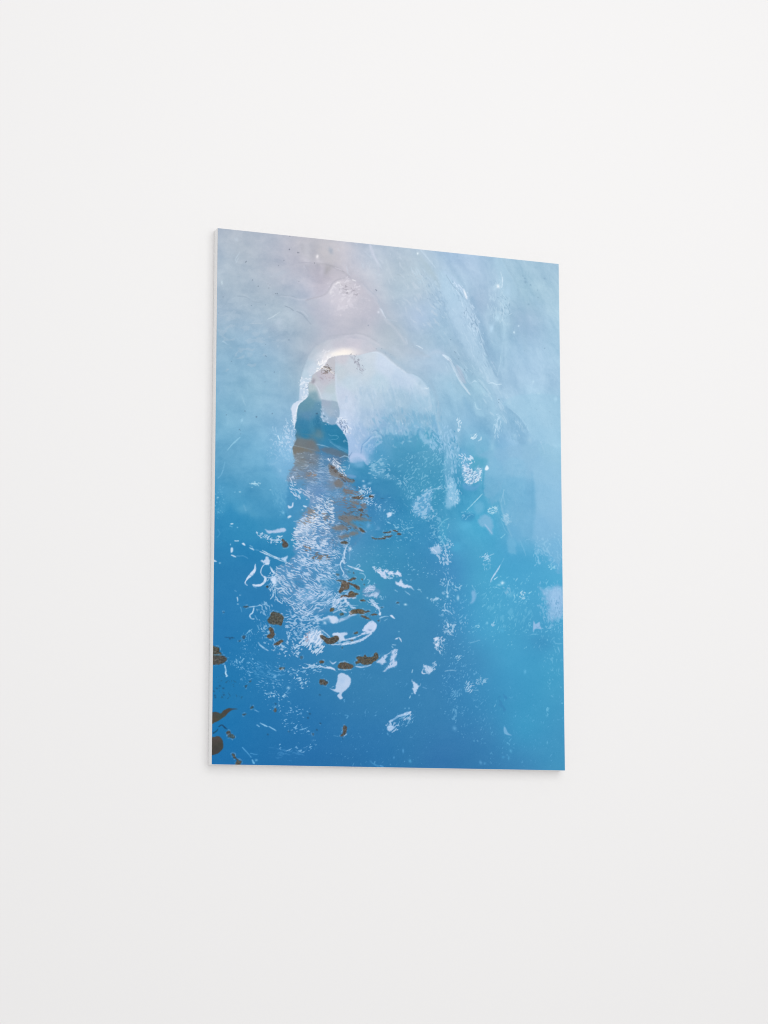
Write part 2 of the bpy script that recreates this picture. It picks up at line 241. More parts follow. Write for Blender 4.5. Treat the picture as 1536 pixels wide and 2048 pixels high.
('line',[(108.9,118.6),(133.7,117.3),(148.7,117.8),(156.7,120)],[1,1,1.5,1],'98a4b4',{'a':.45}),
('line',[(123.8,120.1),(143.7,119.3),(158.7,122.7),(175.7,121.2)],[1,2,3,3],'cdd3e0',{'a':.4,'soft':2}),
('line',[(99.3,166.7),(109.2,161),(124,150.1)],[1,2,1],'cad9e4',{'a':.8}),
('line',[(94.5,172.9),(86.6,175.6),(65,177.5)],[1,1.5,1.5],'bcccd8',{'a':.5}),
('line',[(133.8,137.6),(143.8,140.6),(150.8,144.8)],[1,2,1],'8293a5',{'a':.7}),
('line',[(157.8,146.1),(168.8,150.9),(177.9,159.8),(186,168.7)],[2,2,1.5,1],'8f9fb1',{'a':.5}),
('line',[(157.8,143.2),(169.8,145.9),(178.9,153.9)],[1,2,2],'cbd3e0',{'a':.5,'soft':2}),
('line',[(40,127),(54.7,127.5),(64.5,131.4)],[1,1.5,1],'91a3b6',{'a':.6}),
('line',[(69.5,134.8),(79.4,135.8),(89.2,134)],[1,1,1],'98a8b8',{'a':.5}),
('line',[(40.9,123),(54.7,124.6),(72.4,131.6),(86.2,129.4)],[1,3,3,1],'bdccd9',{'a':.3,'soft':3}),
('line',[(39.3,60.6),(35.4,57.2),(43.1,42.9)],[1,2,1],'c6d5e2',{'a':.6}),
('line',[(36.4,63.8),(41.2,52.7)],[1.5,1],'cfdde8',{'a':.6}),
('line',[(32.3,49.8),(27.4,47.4)],[2,2],'b8c8d4',{'a':.5}),
('blob',[(36.9,18.4)],3,3,0,'c2cfdc',.6),
('blob',[(9.4,103.9)],1.5,3,0,'cfe0ea',.8),
('line',[(19.8,73.1),(21.8,70.1),(34.6,76.5)],[1,1.5,1],'bccbd8',{'a':.5}),
('foam',[(5.9,136.8),(64.5,131.4),(124,145.3),(163.9,161),(164.2,209.3),(7.1,251.1)],'b8c9d8',{'d':.22,'sx':16,'sy':6,'ang':-15,'soft':20,'a':.3}),
('line',[(12.6,216.4),(21.4,221.4)],[3,1],'adcbe0',{'a':.7}),
('blob',[(109.3,180.3)],10,6,30,'9aaec4',.4),
('blob',[(122.1,169.5)],4,5,10,'bccbdc',.6),
('blob',[(145.9,152.9)],6,5,0,'bacad8',.6),
('line',[(50.5,314.1),(53.6,325.3),(57.6,334.4)],[1,2,1.5],'a0c8de',{'a':.6}),
('line',[(124.8,265.4),(123,294.2)],[2,2],'a5c5da',{'a':.5,'soft':2}),
('line',[(47.4,395.7),(37.8,404.9),(30.1,412.9),(23.4,421.9)],[2,2.5,2,1],'9bd0ea',{'a':.7}),
('blob',[(51,363.3)],1.5,3,20,'a8d6ee',.7),
('line',[(15.1,460),(12.3,467.6),(5.7,475.5)],[2,2,1],'80bde0',{'a':.7}),
('line',[(18.8,443.8),(16.1,458)],[2,2],'7ab8da',{'a':.6}),
('line',[(121.7,387.7),(124.7,394.2)],[2,2],'d8f0ff',{'a':.95}),
('line',[(123.8,399),(130.7,401.3)],[1.5,1],'d8f0ff',{'a':.9}),
('foam',[(137.3,355.2),(155.1,363.5),(157.3,391.9),(153.5,420.7),(140.8,435.8),(125.9,417.8),(130.6,384.2)],'d2e4f8',{'d':.3,'sx':3,'sy':2,'ang':80,'soft':8,'a':.6}),
('foam',[(105.9,376.5),(140.4,374),(145.7,430.7),(126.1,451),(106.3,433.3)],'b5d5f0',{'d':.14,'sx':2.5,'sy':2,'ang':70,'soft':10,'a':.55}),
('line',[(137.3,353.3),(139.3,364.6),(135.5,383.9)],[1,1,1],'cfe6fa',{'a':.6}),
('poly',[(125.8,413.1),(155.5,415.8),(155.6,439.6),(144.8,457.3),(140,470.9),(126.2,465.1),(114.3,447),(106.4,439),(121,427.6)],None,{'soft':9,'a':.7,'jag':4,'fld':[(140.7,421.6,'8cc0e2'),(126,436.8,'82b8dc'),(143.8,449.8,'7ab2d8')]}),
('line',[(121.1,437.1),(111.3,442.5),(101.5,441.2)],[1,2,1],'96c6e4',{'a':.5,'soft':2}),
('blob',[(127.1,453.7)],2,2,0,'9ccae6',.7),
('poly',[(162.8,317),(164.6,291),(166.5,274.5),(170.4,258.8),(177.3,239),(186.2,221.9),(198.2,208.3),(214.2,198.3),(244.5,189.8),(270.8,188.6),(295.2,190.4),(311.6,198.7),(317.7,209.9),(295.3,216.7),(264.8,226),(236.5,228.4),(220.4,233.6),(209.4,248.9),(196.4,261.6),(189.5,266.9),(186.5,279.7),(181.6,286.8),(181.7,307),(171.8,317.3),(162.9,324.7)],None,{'soft':1.6,'jag':1,'js':5,'fld':[(168.6,285.9,'c6d8ea'),(169.7,309.8,'bfd3e8'),(172.5,266.4,'bdd2e2'),(178.4,246.6,'b6c9d9'),(189.2,221.6,'b9c8d6'),(204.2,205.9,'bcc4d0'),(204.3,230,'c9d2de'),(219.3,214.3,'c8ccd7'),(244.5,202.5,'c6c6d2'),(274.9,199.9,'cbc9d5'),(300.4,202.6,'c6c9d5'),(189.4,255.4,'cbd8e6'),(214.4,234.1,'dfdfe8')]}),
('line',[(166.5,274.5),(170.4,258.8),(177.3,239),(186.2,221.9),(198.2,208.3),(214.2,198.3)],[2,2,2,2,3,3],'93a9be',{'a':.35,'soft':3}),
('line',[(224.3,188.7),(254.6,182.2),(279.9,179),(300.3,181.1),(317.7,189.4)],[2,2,2,2,2],'a4aab6',{'a':.45,'soft':3}),
('line',[(254.6,186.1),(276.9,181.2),(295.2,183.5),(310.6,190),(325.9,197.5)],[2,3,4,4,2],'d2d3de',{'a':.55,'soft':3}),
('poly',[(204.1,192.3),(254.6,184.1),(287.1,180.3),(310.6,188.1),(325.9,205.3),(317.7,211.9),(300.4,197.7),(264.7,194.9),(224.3,202.2),(204.2,215.6),(184.3,236.5),(186.2,221.9)],None,{'soft':9,'a':.45,'fld':[(224.3,194.5,'bec4d0'),(285.1,189.3,'cbccd8'),(310.6,201.8,'c9ced8')]}),
('blob',[(249.6,218.5)],28,7,-8,'ebe7ec',.55),
('blob',[(226.4,229.2)],14,6,-38,'efedf2',.8),
('blob',[(248.6,220.6)],22,5,-10,'fffaf2',.95),
('blob',[(254.6,214.2)],12,4,-5,'fff6ee',.7),
('foam',[(194.4,262.7),(204.3,239.7),(219.4,228.8),(232.5,224.8),(220.4,237.4),(209.4,251.8)],'ffffff',{'d':.5,'sx':3,'sy':2,'ang':-40,'soft':3,'a':.8}),
('foam',[(196.3,240.4),(214.3,219.5),(229.4,218.3),(214.4,236),(200.4,256.4)],'e6e8f0',{'d':.35,'sx':4,'sy':2.5,'ang':-45,'soft':6,'a':.6}),
('line',[(194.4,264.6),(204.4,256.1),(210.4,247.9),(218.4,236.6),(221.4,230.6)],[2,3,3,3,2],'f8f6fa',{'a':.85,'soft':2}),
('foam',[(166.5,268.8),(176.5,271.8),(189.5,266.9),(187.5,279.6),(181.6,286.8),(181.7,304.1),(170.7,314.5),(164.7,305.4),(164.6,286.2)],'eef3fc',{'d':.42,'sx':3,'sy':2.3,'ang':15,'soft':3,'a':.65}),
('foam',[(170.6,283.8),(182.5,281),(180.6,296.5),(170.6,293.4)],'7f98b4',{'d':.25,'sx':3,'sy':1.5,'ang':0,'soft':3,'a':.6}),
('poly',[(164.8,316.9),(174.7,312.3),(181.7,307),(171.8,317.3),(163.8,324.6),(159.9,335.4),(159,346),(157.1,358.5),(155.2,369.2),(152.2,361.8),(150.1,352.4),(148.1,340.1),(147,333.5),(150.9,325.6),(156.9,320.3)],'d3e0f2',{'soft':1.5,'jag':1,'js':4}),
('line',[(180.7,308),(170.8,316.4),(162.9,324.7),(158.9,335.5),(158,351.8)],[2,2.5,3,3,2],'f4f8ff',{'a':.75}),
('foam',[(150.1,349.5),(159,344.1),(158.1,363.2),(155.2,374.9),(151.2,363.7)],'f4f8ff',{'d':.4,'sx':2.5,'sy':1.6,'ang':10,'soft':2,'a':.7}),
('line',[(148,337.2),(150.1,352.4),(153.2,365.5),(156.2,371)],[1,1,1,1],'7da8cc',{'a':.5}),
('poly',[(181.5,283.9),(187.5,277.7),(189.5,266.9),(197.4,260.5),(209.4,250.9),(217.4,240.6),(221.4,232.5),(236.5,226.4),(235.5,241),(234.6,260.4),(236.1,272.9),(237.2,295),(240.8,315),(244.9,335.9),(240.9,345.8),(237.4,355.7),(245,363.8),(252.1,371.9),(258.1,382.1),(261.2,390.5),(262.3,416.3),(255.3,428.3),(225.2,439.8),(165.5,434.2),(154.5,420.6),(151.5,413.2),(150.5,409.5),(154.4,400.7),(158.3,391.8),(155.8,384.4),(158.7,376.6),(155.7,369.1),(159,351.7),(159.9,335.4),(163.8,324.6),(171.8,317.3),(181.7,306)],None,{'soft':1,'jag':.7,'js':4,'fld':[(229.5,240.6,'c3c4cc'),(214.4,248.5,'c4c4cc'),(224.6,271.9,'c3c5cf'),(209.5,268.2,'bfbecb'),(219.6,296.4,'bccad3'),(229.7,305.2,'c0d2e0'),(209.6,301.9,'c5cedb'),(194.5,279.1,'c0c4cc'),(189.6,291.9,'b4c5cc'),(192.6,305.2,'8aaab7'),(184.7,319.2,'6e9bad'),(176.8,328.4,'6796ab'),(200.7,326.6,'6595b0'),(179.9,344.5,'5e8eb0'),(199.8,341.1,'5c90b0'),(175,362,'387fa6'),(194.9,360.6,'3f87aa'),(175.1,381.1,'2f7da5'),(205,379,'337fa6'),(224.9,368.1,'3180a8'),(235,386.5,'2e7fa6'),(255.1,390,'2f7ba2'),(215,392.7,'3984ad'),(255.2,409.1,'3a85ae'),(170.2,395.8,'6b808c'),(185.1,399.5,'6d7880'),(165.3,410.4,'777b7c'),(185.2,413.8,'6d7f90'),(210.1,412.2,'4c84ae'),(230.1,415.6,'4f86ad'),(165.4,427.5,'7a7f82'),(205.2,426.8,'6486a6'),(245.2,426.1,'5b7f9e')]}),
('poly',[(207.5,275.1),(219.5,267.4),(234.6,263.3),(236.7,295),(240.8,315),(208.7,312.6),(204.6,302.3),(196.6,288.5),(191.5,278.3)],None,{'soft':3,'a':.8,'fld':[(214.5,277.5,'c3c3cf'),(224.6,291.2,'bcccd4'),(219.7,306,'c3d3e1'),(204.6,287.9,'c4c8d4'),(234.8,309.7,'bcd0dc')]}),
('line',[(194.5,281.9),(201.6,292.9),(206.6,304.1),(209.7,311.6)],[1,2,2.5,2],'d0dbe8',{'a':.8}),
('blob',[(191.5,277.4)],3,4,30,'8a8694',.6),
('poly',[(208.7,312.6),(219.7,312.7),(240.8,315),(244.9,335.9),(237.4,355.7),(228.9,359.1),(219.9,356.9),(211.9,352.7),(206.8,342.5),(207.7,326.1)],None,{'soft':1.8,'jag':1.5,'js':4,'fld':[(219.7,316.6,'a2b2c6'),(234.8,321.2,'9db4c6'),(224.8,334.5,'a4b8cc'),(239.9,336.2,'98b0c8'),(214.8,344.8,'9ab8d2'),(229.9,353.3,'8aacca')]}),
('foam',[(205.7,323.4),(212.8,330.5),(219.8,347.3),(224.9,358.5),(209.9,357.6),(205.8,345.5)],'c8dcf2',{'d':.36,'sx':2.6,'sy':1.8,'ang':40,'soft':4,'a':.65}),
('foam',[(205.8,331.1),(214.8,340),(220.9,354),(207.9,357.8)],'3f6f92',{'d':.2,'sx':2.6,'sy':1.8,'ang':40,'soft':3,'a':.6}),
('foam',[(207.4,252),(216.4,246.4),(227.5,251.3),(232.6,259.6),(219.5,259.7),(209.5,261.5)],'6a5f58',{'d':.42,'sx':4,'sy':1.6,'ang':20,'soft':3,'a':.85}),
('line',[(212.4,247.7),(219.5,251),(228.5,253.2)],[1.5,3,1.5],'8d857f',{'a':.85}),
('line',[(209.4,250.9),(216.5,252.2),(224.5,252.6)],[1.5,2,1],'f4f1ef',{'a':.9}),
('line',[(225.5,256.3),(230.6,258.8),(233.6,260.5)],[2,3,1.5],'f4f2f4',{'a':.9}),
('line',[(219.4,246.2),(228.5,249.3)],[1,1],'9a98a0',{'a':.6}),
('blob',[(222.5,264.3)],12,4,10,'c9bfc8',.6),
('foam',[(204.5,263.8),(234.6,263.3),(232.6,276.1),(209.5,273.1)],'a99ca6',{'d':.2,'sx':3,'sy':2,'ang':10,'soft':5,'a':.5}),
('poly',[(164.8,317.8),(181.7,307),(186.6,296),(196.6,297.2),(204.6,307.1),(207.7,316.5),(207.8,335.7),(205.9,355),(205,383.8),(193.1,391.3),(165.2,391.4),(157.2,384.3),(158.1,363.2),(160.9,336.3)],'5f93b0',{'soft':4,'a':.12}),
('poly',[(195.8,345.2),(200.8,341),(205.8,348.3),(206.9,359.8),(207.9,375),(197,377.7),(191.9,360.8),(191.9,353.2)],'2a7098',{'soft':4,'a':.6}),
('blob',[(198.8,339.7)],1.4,1,0,'35506c',.8),
('foam',[(174.9,344.8),(204.8,344.6),(204.9,365.6),(170,364.3)],'4f90b4',{'d':.3,'sx':5,'sy':1.4,'ang':85,'soft':5,'a':.4}),
('blob',[(201,377.4)],8,8,0,'6c8a94',.55),
('blob',[(187,382.2)],14,1.4,4,'5a8496',.5),
('blob',[(206,381.8)],5,7,0,'738c98',.4),
('line',[(155.2,374.9),(157.2,381.4),(155.3,387.3),(158.3,392.8)],[1,1,1,1],'20668c',{'a':.5}),
('line',[(159,340.3),(157.1,358.5),(155.2,371.1)],[1,1,1],'2a6f96',{'a':.5}),
('line',[(222,377.9),(228,380.3),(237,378.7),(242,382.2),(237,386.4),(227,387.1)],[1,1,1.5,1,1,1],'6fb0d2',{'a':.7}),
('line',[(223,387.4),(233.1,396.3),(245.1,401.2),(260.2,406.9)],[1.5,3,4,3],'5a9cc2',{'a':.7,'soft':2}),
('line',[(225,392),(245.1,404.1),(261.2,410.7)],[1,1,1],'80b8d8',{'a':.6}),
('line',[(198.1,398.6),(210.1,399.7),(223.1,402.7)],[1,2,1],'9cc4de',{'a':.7}),
('line',[(153.4,403.6),(165.3,405.6),(183.2,408.2),(197.1,410.2)],[1,1,1,1],'a8c2d4',{'a':.7}),
('poly',[(157.3,392.9),(170.2,390.1),(190.1,392.5),(200.1,401.4),(205.1,412.5),(190.2,410.6),(175.2,405.9),(154.4,402.6)],'75797c',{'soft':2.5,'a':.6,'jag':1}),
('poly',[(153.4,406.5),(170.3,406.3),(185.2,410),(193.2,416.2),(175.3,426.9),(155.5,426.3),(151.5,414.2)],'7d7970',{'soft':2.5,'a':.6,'jag':1}),
('poly',[(205.1,407.7),(225.1,403.5),(245.1,406.9),(262.3,414.4),(255.2,421.6),(230.1,417.5)],'6c6c74',{'soft':3,'a':.55,'jag':1.5}),
('poly',[(236.5,227.4),(254.7,222),(280,220.9),(293.2,216.9),(310.6,211.5),(322.9,211.5),(334.1,217.4),(346.5,226.1),(361.9,236.6),(377.3,246.1),(391.8,248.9),(406.3,254.6),(418.7,266.4),(426,275.6),(431.1,289.9),(435.2,309.2),(441.4,333.2),(449.6,361.9),(449.5,381.5),(433.9,392.3),(408.1,398.9),(377.2,410.7),(356.7,416.8),(336.2,418.2),(310.8,424.7),(300.7,432.1),(291.6,423),(280.4,416.1),(265.3,422.9),(262.3,416.3),(261.2,390.5),(252.1,371.9),(237.4,355.7),(240.9,345.8),(244.9,335.9),(240.8,315),(237.2,295),(235.6,272.9),(234.6,260.4),(235.5,241)],None,{'soft':1.3,'jag':.8,'js':5,'fld':[(249.6,227.3,'ccccd6'),(244.7,255.8,'c4d0da'),(269.9,239.2,'c9d3de'),(305.5,221.7,'ccd8e4'),(300.4,246.4,'c8d6e2'),(331.1,229.3,'ccdaec'),(341.3,238.3,'cbdaec'),(264.9,278.4,'c3d5e3'),(254.9,298.5,'c6d3e6'),(326,268.7,'bcd3e3'),(367,255.7,'bdd1e6'),(387.6,257,'bfd3e8'),(413.5,271.7,'b6d0e4'),(254.9,317.8,'c3d2e6'),(305.6,304.3,'b6cde0'),(367,299.7,'a8c6db'),(418.6,305.5,'a6c8df'),(255,341.9,'c2d3ea'),(305.6,343,'aac4dd'),(367,338.6,'98bcd5'),(418.5,339.7,'90bcd7'),(255.1,364,'b8cdea'),(285.4,373.4,'a2c0e0'),(326,362.9,'93b9d9'),(366.9,358,'8fb8d8'),(341.3,377.3,'6fa9cc'),(265.2,394.1,'a6c3e6'),(280.4,407.5,'a4c1e4'),(305.7,396.1,'7fb0d8'),(326,404.4,'5fa3cb'),(366.9,382.3,'5aa2c6'),(366.9,401.7,'4c97bc'),(406.1,357.2,'84b9da'),(406.1,369.9,'60a7c8'),(423.6,368.6,'60a9c8'),(408.1,394,'4f9cbf'),(433.9,387.4,'62a6c8'),(444.4,352.5,'84b6d8')]}),
('line',[(310.6,212.5),(322.9,211.5),(334.1,216.4),(348.5,226.9),(363.9,237.4),(379.4,246.9)],[1.5,3,4,4,3,2],'d8e4f2',{'a':.8,'soft':2}),
('line',[(305.5,211),(322.9,208.5),(338.2,217),(356.7,230.2),(377.3,244.2),(392.8,247.8)],[1,2,2,2,2,2],'a4b6c8',{'a':.3,'soft':3}),
('line',[(391.8,248.9),(406.3,254.6),(418.7,266.4),(429.1,277.3)],[2,3,3,2],'c0d8ea',{'a':.6,'soft':3}),
('line',[(393.9,246.8),(410.4,253.3),(422.9,264.1)],[1,1,1],'96b3ca',{'a':.5}),
('line',[(398,266),(406.3,269.3),(413.5,274.6),(423.9,274.8)],[2,4,3,2],'c4dcee',{'a':.6,'soft':2}),
('blob',[(407.3,268.2)],3,5,20,'a0bdd2',.6),
('line',[(418.7,273.2),(426,274.6),(426,271.7)],[1,1.5,1],'e4f2fc',{'a':.8}),
('line',[(236.6,263.2),(236.7,280.6),(237.8,299.8),(241.8,314.9)],[3,3,3,3],'d3dfee',{'a':.7,'soft':3}),
('line',[(264.8,222.1),(275,231),(283.1,241),(292.3,249)],[2,3,3,2],'a9a9b8',{'a':.5,'soft':2}),
('foam',[(262.8,218.4),(277,221.1),(295.3,246.9),(287.2,252.4),(273,237)],'7f8090',{'d':.25,'sx':3,'sy':1.5,'ang':50,'soft':4,'a':.55}),
('line',[(267.8,224.8),(277,236.7),(287.2,249.5),(292.3,258.8)],[1,1,1,1],'b4b9c6',{'a':.6}),
('foam',[(238.9,345.9),(255,341.9),(265.1,355.6),(265.2,376.8),(255.1,377.5),(245,361.8)],'f0f6ff',{'d':.4,'sx':2.6,'sy':1.8,'ang':30,'soft':4,'a':.65}),
('foam',[(238.9,345.9),(255,346.7),(265.2,367.1),(259.1,379.1),(247,364.6)],'566f94',{'d':.3,'sx':2.4,'sy':1.6,'ang':40,'soft':4,'a':.7}),
('foam',[(239.8,314.1),(254.9,308.1),(285.3,334.8),(305.7,372),(285.5,402.3),(265.2,394.1),(255.1,356.3)],'d0def3',{'d':.25,'sx':6,'sy':3,'ang':70,'soft':14,'a':.3}),
('poly',[(303.7,431.9),(307.8,415.2),(317.9,400.1),(322,385.4),(334.2,375.8),(350.5,368.9),(364.9,374.7),(379.3,365.9),(393.7,367.8),(401.9,357.5),(416.4,361.3),(428.9,354.6),(442.3,360.5),(451.6,375.5),(455.7,395.7),(457.6,449.1),(449.2,488.5),(326.1,486.2),(307.8,458.5)],None,{'soft':5,'a':.55,'jag':7,'js':13,'fld':[(336.2,389.2,'5aa0c6'),(366.9,387.1,'539dc2'),(408.1,374.6,'58a2c4'),(439.2,377.3,'5ca5c8'),(326.1,418.9,'4a97c0'),(387.4,414.8,'4794bc'),(439.1,411.4,'4f9cc0'),(346.4,456.1,'418eb8'),(418.3,451.6,'4a98be'),(438.9,479.4,'4a9ac0')]}),
('foam',[(315.8,361.6),(366.9,348.3),(439.3,343.1),(449.6,376.6),(397.8,380.2),(356.7,387.8),(320.9,395.1)],'a9cde6',{'d':.32,'sx':9,'sy':6,'ang':70,'soft':10,'a':.5,'gain':.6}),
('foam',[(310.8,371.7),(366.9,360),(439.2,354.9),(445.4,381.8),(366.9,396.8),(315.9,405.1)],'5a9fc4',{'d':.3,'sx':9,'sy':5,'ang':75,'soft':10,'a':.5,'gain':.6}),
('line',[(309.7,366.9),(317.9,363.4),(326,368.7),(332.1,373.1)],[1,2,2,1],'5c8eb8',{'a':.55,'soft':2}),
('line',[(307.7,375.7),(298.6,386),(291.5,392.3),(288.5,402.1),(287.5,409.9)],[1.5,2,2,2,1],'6c9cca',{'a':.75}),
('line',[(291.5,395.2),(300.6,386.8),(310.8,377.4),(320.9,375.8)],[2,3,3,2],'bdd6f0',{'a':.6,'soft':2}),
('line',[(269.3,409.2),(264.3,417.2),(263.3,424.9)],[1,2,1.5],'5f86b0',{'a':.7}),
('poly',[(264.3,421),(271.3,410.9),(287.5,410.8),(295.6,415.1),(297.6,422.7),(287.5,426.2),(273.4,429),(264.3,428.7)],'b2c8ea',{'soft':2.5,'a':.85,'jag':1.5}),
('poly',[(272.4,424.3),(293.6,422.9),(289.6,435.7),(277.4,433.6)],'7fb0d8',{'soft':4,'a':.6}),
('line',[(262.3,427.8),(264.3,434.4),(262.3,442.2)],[1,1.5,1],'b4d4f0',{'a':.8}),
('foam',[(291.5,392.3),(315.8,379),(328.1,384.9),(310.8,405.4),(295.6,406.4)],'9cc2e4',{'d':.35,'sx':5,'sy':2.5,'ang':-40,'soft':8,'a':.6}),
('foam',[(305.6,347.9),(356.7,329.6),(397.9,336.4),(418.5,344.6),(408.1,362.9),(356.7,370.4),(315.8,366.5)],'aecde6',{'d':.3,'sx':9,'sy':5,'ang':-70,'soft':16,'a':.28}),
('foam',[(356.7,319.9),(429,314.6),(439.2,352.9),(366.9,360)],'7ba8c8',{'d':.22,'sx':9,'sy':3,'ang':80,'soft':14,'a':.28}),
('blob',[(359.8,366.3)],1.2,2,0,'d0ecff',.8),
('blob',[(373.1,346.9)],1,1,0,'d0ecff',.7),
('blob',[(387.5,379.9)],3,1.2,0,'9fd0e8',.7),
('blob',[(317.8,291.7)],2,6,0,'c4d8ea',.5),
('blob',[(348.5,322.4)],3,3,-40,'bcd6ec',.5),
('poly',[(408.1,357.1),(414.3,360.5),(420.5,371.8),(430.9,376.9),(426.7,383),(414.3,378),(406.1,366.9)],'93c4e2',{'soft':3,'a':.8,'jag':2}),
('foam',[(431.9,363.2),(454.8,359.6),(459.9,390.5),(449.5,396.1),(430.8,387.6)],'9cc8e8',{'d':.5,'sx':4,'sy':2,'ang':70,'soft':5,'a':.75}),
('foam',[(254.8,269.5),(398,258.2),(439.4,294.2),(439.3,343.1),(366.9,348.3),(265.1,355.6)],'cfdff0',{'d':.25,'sx':16,'sy':4,'ang':76,'soft':20,'a':.22}),
('foam',[(265,288),(418.7,276.2),(434.1,343.5),(305.7,362.4)],'9abbd6',{'d':.2,'sx':14,'sy':3.4,'ang':80,'soft':20,'a':.22}),
('foam',[(305.6,343),(439.4,313.8),(447.5,362.1),(326,380.3)],'79b0d0',{'d':.3,'sx':9,'sy':2.4,'ang':75,'soft':10,'a':.45}),
('line',[(265,307.4),(255,337.1),(257.1,365.8)],[8,10,6],'d2e0f4',{'a':.35,'soft':7}),
('line',[(325.9,220),(367,246),(398,263.1),(420.7,285.8)],[8,12,12,8],'d0e0f0',{'a':.4,'soft':8}),
('line',[(323.9,205.5),(341.3,211.9),(361.9,225.8),(382.5,237.9),(408.4,245.6),(431.2,263.4),(443.6,293.9),(449.7,332.6)],[3,5,6,6,6,6,6,4],'9bb8cf',{'a':.4,'soft':6}),
('line',[(435.3,294.5),(443.5,333.1),(451.7,363.8)],[3,4,3],'c0dbec',{'a':.4,'soft':4}),
('line',[(401.2,191.2),(408.5,193.5),(414.7,196.9)],[1,2,1],'dce8f4',{'a':.85}),
('line',[(354.7,191.2),(367.1,192.1),(382.6,190.8)],[2,2,1],'bccbd8',{'a':.5,'soft':2}),
('blob',[(359.8,204.5)],10,5,30,'c0cedd',.5),
('line',[(379.5,179.2),(382.6,188.8)],[2,1.5],'c5d2e2',{'a':.7}),
('line',[(418.8,212.3),(439.7,200.7),(455.4,202.4),(465.8,213.4)],[3,6,6,3],'bed0e4',{'a':.5,'soft':5}),
('blob',[(450.1,229.5)],22,10,10,'b8cfe4',.45),
('line',[(456.4,205.3),(462.7,208.7),(470,215)],[2,5,2],'dceafa',{'a':.9}),
('line',[(460.6,205.9),(471.1,213),(477.3,225.3),(484.6,239.5),(494,255.5),(504.4,268.6),(513.8,279.7)],[3,5,4.5,4,5,4.5,1.5],'c8deee',{'a':.85}),
('line',[(468.9,215.1),(479.4,228.1),(487.7,243.2),(497.1,255.3)],[1,1,1,1],'9aaac6',{'a':.45,'soft':1.5}),
('poly',[(483.6,223.8),(493,228.9),(500.3,242.2),(504.5,257.7),(496.1,254.4),(487.7,239.3)],'b4c4d8',{'soft':3,'a':.7}),
('line',[(470,212),(483.6,226.7),(493,236.9),(502.4,249.9)],[1,1,1,1],'8aa4c0',{'a':.45}),
('line',[(461.2,40.1),(473.8,46.8),(484.3,58.8),(494.9,69.8),(505.4,82.8)],[3,5,6,6,3],'b8d0e8',{'a':.65,'soft':3}),
('line',[(501.2,71.2),(504.3,78.9),(507.5,88.6)],[2,4,2],'f2f8ff',{'a':.9,'soft':2}),
('foam',[(477,53.5),(503.3,71),(509.6,90.4),(497.9,86.5),(480.1,68.2)],'e0eeff',{'d':.3,'sx':4,'sy':1.3,'ang':55,'soft':4,'a':.6}),
('line',[(464.4,45.8),(475.9,62.6),(486.4,72.6),(499,85.4)],[1,1.5,1.5,1],'88a2bc',{'a':.55}),
('line',[(509.6,88.4),(516.9,104.7),(524.2,122),(531.5,143.3),(539.9,172.5),(542.9,189.1)],[1.5,2,2,2,2.5,2],'bfdaee',{'a':.65,'soft':1.5}),
('line',[(514.8,101.9),(522.1,119.2),(529.4,143.5),(538.8,172.6),(547.2,188.8),(553.5,202.2)],[1,1,1.5,1.5,2,1],'7f9fbc',{'a':.55}),
('foam',[(492.6,92),(519.1,99.5),(534.8,138),(543,187.2),(524,168.9),(503,130.9)],'cfe4f6',{'d':.25,'sx':8,'sy':1.6,'ang':65,'soft':6,'a':.5}),
('foam',[(497.9,101.5),(519,109.5),(529.4,143.5),(524.1,153.9),(503,125.9)],'7b99b6',{'d':.13,'sx':7,'sy':1.3,'ang':65,'soft':5,'a':.55}),
('poly',[(565.5,2.8),(582.7,2.1),(593.3,20.2),(603.9,37.4),(613.5,52.6),(616.6,70.5),(599.3,84.2),(586.5,68.2),(576,39)],None,{'soft':3,'a':.3,'fld':[(578.3,13.6,'aecfe4'),(599.5,51.9,'b2d3e6')]}),
('line',[(582.7,3.1),(593.3,20.2),(606.1,39.2),(614.6,56.5)],[2,2,2,2],'c0deee',{'a':.4,'soft':3}),
('line',[(587,4.7),(597.6,22.8),(610.4,43.8),(620.9,70.1)],[4,5,5,4],'96b6cc',{'a':.35,'soft':4}),
('blob',[(574.8,58.3)],3,3,-10,'f4fbff',.95),
('blob',[(568.3,63.9)],3,4,0,'c5def0',.6),
('line',[(583.5,38.3),(584.5,48.3),(582.3,59.6)],[1.5,2,1.5],'e0f0fc',{'a':.8}),
('line',[(580.3,28.6),(582.4,35.4)],[1,1.5],'cfe4f2',{'a':.8}),
('foam',[(561.9,60.5),(583.5,43.4),(594,72.6),(593.5,132.9),(566.8,125.2),(554.1,106.3)],'c2dcec',{'d':.3,'sx':5,'sy':2,'ang':80,'soft':8,'a':.5}),
('foam',[(572.6,64.5),(597.1,82.3),(604.4,111.8),(582.8,123.8)],'86a8c2',{'d':.2,'sx':5,'sy':2,'ang':60,'soft':6,'a':.5}),
('line',[(579.9,90),(586.2,101.4),(583.9,123.7),(587,138.5)],[1,1.5,1.5,1],'cfe6f4',{'a':.6}),
('blob',[(573.2,121.6)],5,6,20,'c2e0f2',.8),
('blob',[(560.3,143.8)],3.2,6,10,'bcdcf2',.85),
('blob',[(596.2,66.3)],4,7,0,'b8d6ec',.6),
('blob',[(554.1,114.3)],5,8,40,'b2d0e4',.5),
('line',[(581.8,123.9),(588.1,143.4),(582.4,183.8),(582.2,213.8)],[2,2,2,2],'b0d2e6',{'a':.45,'soft':2}),
('line',[(577.4,139.3),(581.4,173.9)],[3,2],'90b2cc',{'a':.4,'soft':3}),
('line',[(585.8,163.6),(585.4,213.5)],[4,4],'93b6d0',{'a':.35,'soft':4}),
('line',[(642.6,68.1),(664,91.3),(685.4,124.8),(704.6,163.5)],[6,9,10,8],'b2d2e8',{'a':.35,'soft':8}),
